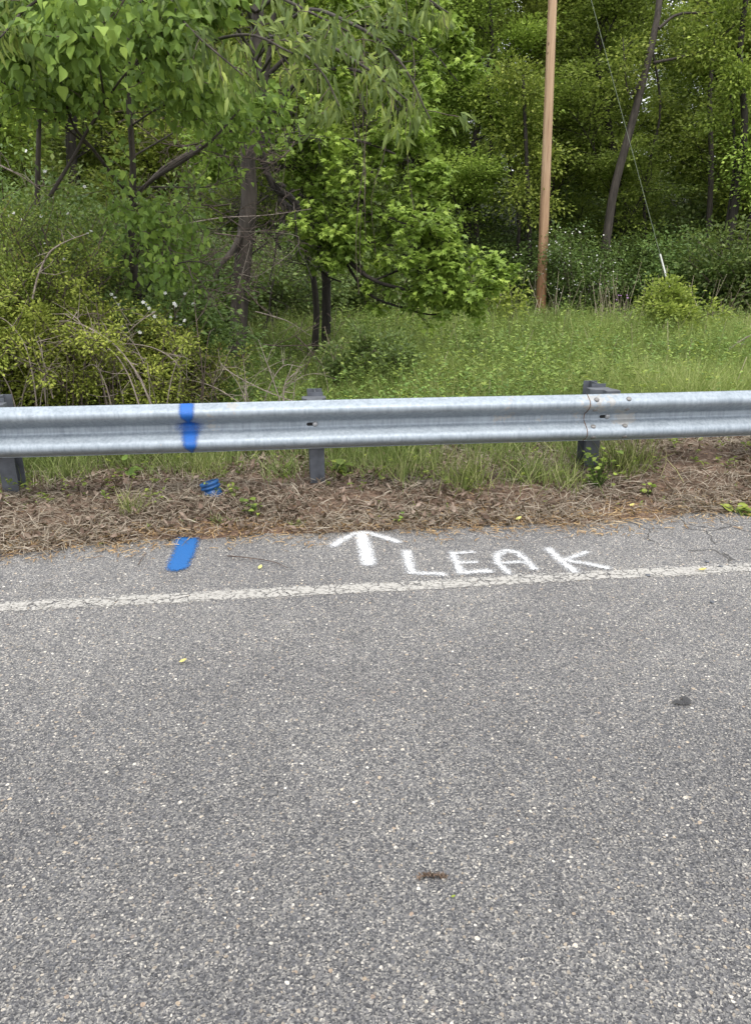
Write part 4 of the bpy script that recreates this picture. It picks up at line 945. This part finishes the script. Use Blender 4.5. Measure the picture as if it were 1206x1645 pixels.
for lp, a0, a1 in tk + lm:
    Q = spline([at(*p) for p in lp], 16) - org; tr.append((Q, np.linspace(a0 * .68, a1 * .7, 16)))
S.b = []
for i, (lp, a0, a1) in enumerate(tk + lm):
    Q = spline([at(*p) for p in lp], 16) - org
    nk = 10 if i == 0 else (13 if i > 6 else 7); a0 *= .62; a1 *= .7
    S.kids(Q[4:] if i == 0 else (Q[10:] if i in (1, 3, 5, 6) else Q[6:]), .9, .007, 0, 1, .8, .02, .25, nk, .5, .1, 4, 4)
tubes('trunk', tr, M['bark'], ca, 8); tubes('twigs', S.b, M['twigd'], ca, 4)['kind'] = 'stuff'
an_, ad_ = np.array(S.anch), np.array(S.adir)
pz = an_[:, 2] + org[2]; keep = (pz > 1.10 + .35 * S.r.random(len(pz))) & (S.r.random(len(pz)) < np.where(pz > 2.75, .9, np.where(pz > 2.05, .30, .38))); wx_ = an_[:, 0] + org[0]; wy_ = an_[:, 1] + org[1]; keep &= ~((wx_ / wy_ > -.235) & (pz < 2.35))      # the crown stays clear of the next trunk lower down
an_, ad_ = an_[keep], ad_[keep]
g = S.r; per = 12; A = np.repeat(an_, per, 0); D = np.repeat(ad_, per, 0); n = len(A)
ax = nrmz(D * .5 + g.normal(0, .45, (n, 3)) + np.array([0, -.1, -.75])); Nn = nrmz(g.normal(0, .6, (n, 3)) + np.array([0, -.75, .55]))
L = g.uniform(.040, .090, n) * (1 + .28 * (A[:, 2] + org[2] > 2.9)); leaves('foliage', A + g.normal(0, .09, (n, 3)), ax, Nn, L, L * g.uniform(.5, .8, n), 'broad', M['lA'], ca, rnd=np.clip(.5 * g.random(n) + .5 * np.repeat(g.random(len(an_)), per), 0, 1))
print('broad leaves', n)

# ---- maple like tree in the centre, with its low limbs reaching right
Y3 = 12.6
org = at(523, 570, Y3); org[2] = zt(org[0], org[1])
mp_ = empty('maple_tree', org, 'bright green maple with a dark split trunk and limbs sweeping low to the right', 'tree'); S = Skel(320)
lm = [([(523, 575, Y3), (524, 500, Y3), (522, 430, Y3), (500, 370, Y3), (470, 320, Y3), (440, 300, Y3), (420, 240, Y3), (425, 150, Y3), (440, 20, Y3)], .105, .05, 0),
      ([(505, 568, 12.3), (508, 500, 12.3), (500, 430, 12.3), (480, 380, 12.4)], .075, .05, 0),
      ([(450, 320, Y3), (490, 355, 12), (540, 400, 11.5), (600, 450, 11), (680, 468, 10.8), (745, 468, 10.6), (795, 445, 10.5)], .06, .012, 1),
      ([(545, 405, 11.5), (590, 470, 11.2), (650, 495, 11), (700, 505, 11), (730, 485, 11)], .03, .008, 0),
      ([(600, 450, 11), (660, 430, 10.9), (720, 440, 10.8), (770, 455, 10.7)], .02, .008, 1),
      ([(620, 350, 11.2), (680, 370, 11), (730, 400, 10.9)], .02, .008, 1),
      ([(520, 370, 12), (500, 300, 11.6), (520, 240, 11.5)], .02, .008, 1),
      ([(470, 330, Y3), (520, 370, 12), (570, 385, 11.6), (640, 395, 11.2), (700, 400, 11)], .045, .010, 1),
      ([(440, 290, Y3), (500, 320, 12), (560, 330, 11.5), (620, 350, 11.2), (700, 340, 11)], .045, .010, 1),
      ([(430, 260, Y3), (500, 230, 12), (570, 225, 11.6), (640, 250, 11.3), (700, 290, 11.2)], .045, .010, 1),
      ([(425, 200, Y3), (480, 130, 12.2), (560, 110, 12), (640, 150, 11.8), (690, 215, 11.6)], .045, .010, 1),
      ([(430, 120, Y3), (500, 60, 12.4), (600, 40, 12.3), (680, 70, 12.2), (735, 130, 12)], .045, .010, 1),
      ([(438, 50, Y3), (520, -20, 12.6), (620, -30, 12.6), (700, 10, 12.5), (750, 60, 12.4)], .045, .010, 1),
      ([(430, 270, Y3), (400, 240, 12.6), (360, 230, 12.8), (330, 260, 12.6)], .04, .010, 1),
      ([(470, 330, Y3), (450, 360, 12), (440, 420, 11.8), (430, 460, 11.6)], .03, .008, 0),
      ([(600, 270, 11.4), (560, 340, 11.2), (510, 400, 11.2)], .02, .008, 1)]
tr = []
for lp, a0, a1, lf in lm:
    Q = spline([at(*p) for p in lp], 20) - org; tr.append((Q, np.linspace(a0 * .8, a1 * .8, 20)))
    S.b_keep = None
    if lf:
        S.kids(Q[3:], 1.15, .014, 0, 2, .75, .05, .22, 9, .55, .0, 4, 2, .5)
tubes('trunk', tr, M['barkd'], mp_, 9); tubes('twigs', S.b, M['barkd'], mp_, 4)['kind'] = 'stuff'
an_, ad_ = np.array(S.anch), np.array(S.adir)
# leaves gather in drooping whorls at the twig ends
g = S.r; z_ = an_[:, 2] + org[2]; hh = 1.53 + (CY - 0) * 0
keep = g.random(len(an_)) < np.where(z_ < 3.0, .55, .78); an_, ad_ = an_[keep], ad_[keep]
print('maple anchors', len(an_)); per = 15
A = np.repeat(an_, per, 0); D = np.repeat(ad_, per, 0); n = len(A); an = g.random(n) * 6.283
ax = nrmz(np.stack([np.cos(an), np.sin(an), np.full(n, -.55)], -1) + D * .3 + g.normal(0, .2, (n, 3))); Nn = nrmz(g.normal(0, .3, (n, 3)) + np.array([0, -.15, 1.0]))
L = g.uniform(.075, .125, n); leaves('foliage', A + g.normal(0, .05, (n, 3)), ax, Nn, L, L * .95, 'maple', M['lC'], mp_, rnd=np.clip(.45 * g.random(n) + .55 * np.repeat(g.random(len(an_)), per), 0, 1))
S2 = Skel(333)
for i_ in range(26):
    p_ = at(S2.r.uniform(400, 640), S2.r.uniform(60, 470), S2.r.uniform(11, 12.4)) - org; d_2 = S2.r.normal(0, 1, 3) * [1, .5, .7]
    S2.grow(p_, d_2, S2.r.uniform(.7, 1.5), .014, 0, 2, .8, .0, .35, 6, .55, .1, 5, 1)
tubes('bare_twigs', S2.b, M['barkd'], mp_, 4)['kind'] = 'stuff'
# hanging dry vines through the middle
vb = []
for i in range(8):
    px = [455, 515, 580, 583, 590, 612, 660, 575][i]; y0, y1 = rp.uniform(20, 120), rp.uniform(300, 560); yy = rp.uniform(10.5, 12)
    vb.append((spline([at(px + rp.normal(0, 5), y0 + (y1 - y0) * k / 5, yy + rp.normal(0, .08)) for k in range(6)], 14), np.full(14, .0045)))
vo_ = at(560, 300, 11); tag(tubes('hanging_vines', [(p - vo_, r) for p, r in vb], M['twigd'], None, 4), 'thin grey vines hanging straight down through the maple crown', 'vines', kind='stuff').location = tuple(vo_)

# ---- thicket behind the rail at the left
def thicket(name, px, py, y, h, wd_, leafm, label, seed, **k): return bush(name, px, py, y, h, wd_, leafm, label, seed=seed, **k)
TH = [(30, 6.9, 1.75, .95, 'lY', 'yellow green barberry thicket at the far left behind the rail'), (115, 7.3, 2.0, .85, 'lR', 'bronze green barberry bush second from the left behind the rail'),
      (170, 6.6, 1.25, .85, 'lY', 'low arching yellow green bush above the left part of the rail'), (245, 7.1, 1.1, .80, 'lR', 'bronze tipped arching bush left of the blue paint band'), (-60, 6.6, 1.6, .9, 'lY', 'yellow green bush cut by the left edge')]
for i, (px, y, h, wd_, lm_, lab) in enumerate(TH):
    thicket('thicket_bush', px, 650, y, h, wd_, M[lm_], lab, 400 + i, n=34, sub=9, per=30, sig=.05, Ls=(.022, .042))
for i, (px, y, h, wd_, lab) in enumerate([(60, 8.6, 2.5, 1.1, 'dark leafy rose thicket at the left under the broad leaved tree'), (190, 8.4, 2.1, 1.0, 'dark rose thicket with white blossoms under the broad leaved tree'), (292, 7.5, 1.36, .55, 'rose bush with a scatter of white blossoms left of the tall trunk')]):
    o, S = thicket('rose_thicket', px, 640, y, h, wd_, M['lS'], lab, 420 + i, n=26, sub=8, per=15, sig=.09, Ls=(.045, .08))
    an_ = np.array(S.anch); fr = an_[(an_[:, 1] < .1) & (an_[:, 2] > h * .55)]; fr = fr[np.argsort(fr[:, 1] - .25 * fr[:, 2])][:len(fr) // 2]; k = S.r.permutation(len(fr))[:[16, 34, 60][i]]
    fl = flowers('blossoms', fr[k] + [0, -.14, .05], .021, M['whitef'], o, seed=i); fl['kind'] = 'stuff'
# bare arching canes and dead sticks in front of the thicket
def canes(name, specs, mat, label, cat='canes', r=.006):
    B = []; o0 = None
    for pts, r0 in specs:
        Q = spline([at(*p) for p in pts], 16); o0 = Q[0].copy() if o0 is None else o0; B.append((Q - o0, np.linspace(r0, r0 * .35, 16)))
        for j in range(7):
            i = rp.integers(3, 14); d = rp.normal(0, 1, 3) * [1, .5, .8]; d /= np.linalg.norm(d); Lc = rp.uniform(.08, .30)
            q = Q[i] - o0; B.append((np.array([q, q + d * Lc * .5 + rp.normal(0, .015, 3), q + d * Lc]), np.array([r0 * .4, r0 * .3, r0 * .15])))
    o = tubes(name, B, mat, None, 5); o.location = tuple(o0); return tag(o, label, cat)
CANES = [
 ([([(52, 480, 6.3), (62, 440, 6.3), (80, 405, 6.3), (105, 388, 6.3), (140, 375, 6.3)], .009)], 'twig', 'grey curved dead branch arching over the far left bush'),
 ([([(60, 660, 6.0), (52, 600, 6.0), (38, 550, 6.0), (10, 515, 6.1), (-20, 505, 6.1)], .008), ([(85, 640, 6.0), (70, 580, 6.0), (55, 545, 6.0), (20, 560, 6.1)], .007)], 'twig', 'grey bare stems rising behind the left end of the rail'),
 ([([(245, 655, 6.0), (220, 600, 6.0), (180, 550, 6.0), (130, 520, 6.1), (105, 505, 6.1)], .009), ([(225, 655, 6.0), (205, 600, 6.0), (175, 560, 6.0), (110, 522, 6.2)], .008)], 'twig', 'pair of pale canes arching over the low bush left of the blue band'),
 ([([(170, 650, 6.1), (160, 600, 6.1), (140, 560, 6.1), (110, 525, 6.1)], .008), ([(60, 560, 6.2), (100, 520, 6.2), (150, 503, 6.2), (185, 520, 6.2)], .007)], 'twigd', 'reddish brown canes crossing in the low bush'),
 ([([(285, 640, 6.3), (288, 590, 6.3), (250, 560, 6.3), (200, 552, 6.3), (180, 560, 6.3)], .007), ([(250, 500, 6.3), (220, 520, 6.3), (185, 555, 6.3)], .006)], 'twig', 'thin pale looping canes left of the blue band'),
 ([([(455, 645, 6.4), (457, 620, 6.4), (470, 585, 6.4)], .009), ([(452, 650, 6.4), (435, 600, 6.4), (415, 545, 6.4)], .006), ([(395, 655, 6.4), (394, 610, 6.4), (390, 570, 6.4)], .006)], 'twig', 'pale dead sticks standing behind the rail left of the middle post'),
 ([([(480, 648, 6.5), (420, 625, 6.5), (360, 590, 6.6), (350, 560, 6.6)], .006), ([(390, 650, 6.5), (340, 620, 6.5), (280, 605, 6.5)], .006)], 'twig', 'thin dead sticks slanting behind the rail right of the blue band'),
 ([([(322, 655, 6.5), (325, 600, 6.5), (318, 540, 6.5), (312, 480, 6.6)], .008), ([(350, 650, 6.6), (340, 610, 6.6), (335, 585, 6.6)], .006)], 'twigd', 'upright brown dead weed stems above the blue band'),
 ([([(385, 440, 9), (420, 440, 9), (480, 380, 9), (330, 370, 9)], .005), ([(270, 365, 9.5), (350, 350, 9.8), (430, 345, 10), (500, 335, 10)], .008), ([(380, 470, 9), (400, 400, 9), (402, 385, 9)], .006)], 'twig', 'long grey bare branches crossing in front of the tall trunk'),
 ([([(410, 500, 10.5), (460, 515, 10.5), (500, 540, 10.5)], .008)], 'twig', 'pale fallen stick leaning on the old split trunk'),
 ([([(1206, 538, 11), (1185, 550, 11), (1168, 565, 11)], .012)], 'twig', 'pale dead branch lying in the meadow at the right edge'),
 ([([(1004, 525, 15), (1015, 500, 15), (1023, 488, 15)], .012)], 'twig', 'pale leaning stick left of the round bush'),
 ([([(0, 265, 6.8), (30, 280, 6.8), (60, 300, 6.9), (78, 315, 7.0)], .008)], 'twig', 'grey branch slanting down at the far left edge'),
]
for bi, (xa, xb, mt_, lab) in enumerate([(0, 90, 'twig', 'tangle of grey canes behind the left end of the rail'), (90, 190, 'twigd', 'tangle of brown canes under the low bush'), (170, 270, 'twig', 'tangle of pale canes fanning down left of the blue band'), (255, 340, 'twigd', 'tangle of brown twigs above the blue band'), (340, 470, 'twig', 'sparse dead twigs behind the rail left of the middle post')]):
    sp_ = []
    for q_ in range(9 if bi < 4 else 6):
        x0 = rp.uniform(xa, xb); dx = rp.normal(0, 50) - 20; y1 = rp.uniform(500, 585) if bi < 4 else rp.uniform(560, 620); yd = rp.uniform(5.95, 6.25) if bi < 3 else rp.uniform(6.3, 6.8)
        sp_.append(([(x0, 662, yd), (x0 + dx * .25, 662 - (662 - y1) * .5, yd), (x0 + dx * .7, y1 + 8, yd), (x0 + dx * 1.3, y1 + rp.uniform(-12, 18), yd + .1)], rp.uniform(.0035, .0065)))
    CANES.append((sp_, mt_, lab))
for sp, mt, lab in CANES: canes('dead_branch', sp, M[mt], lab, 'dead branch')
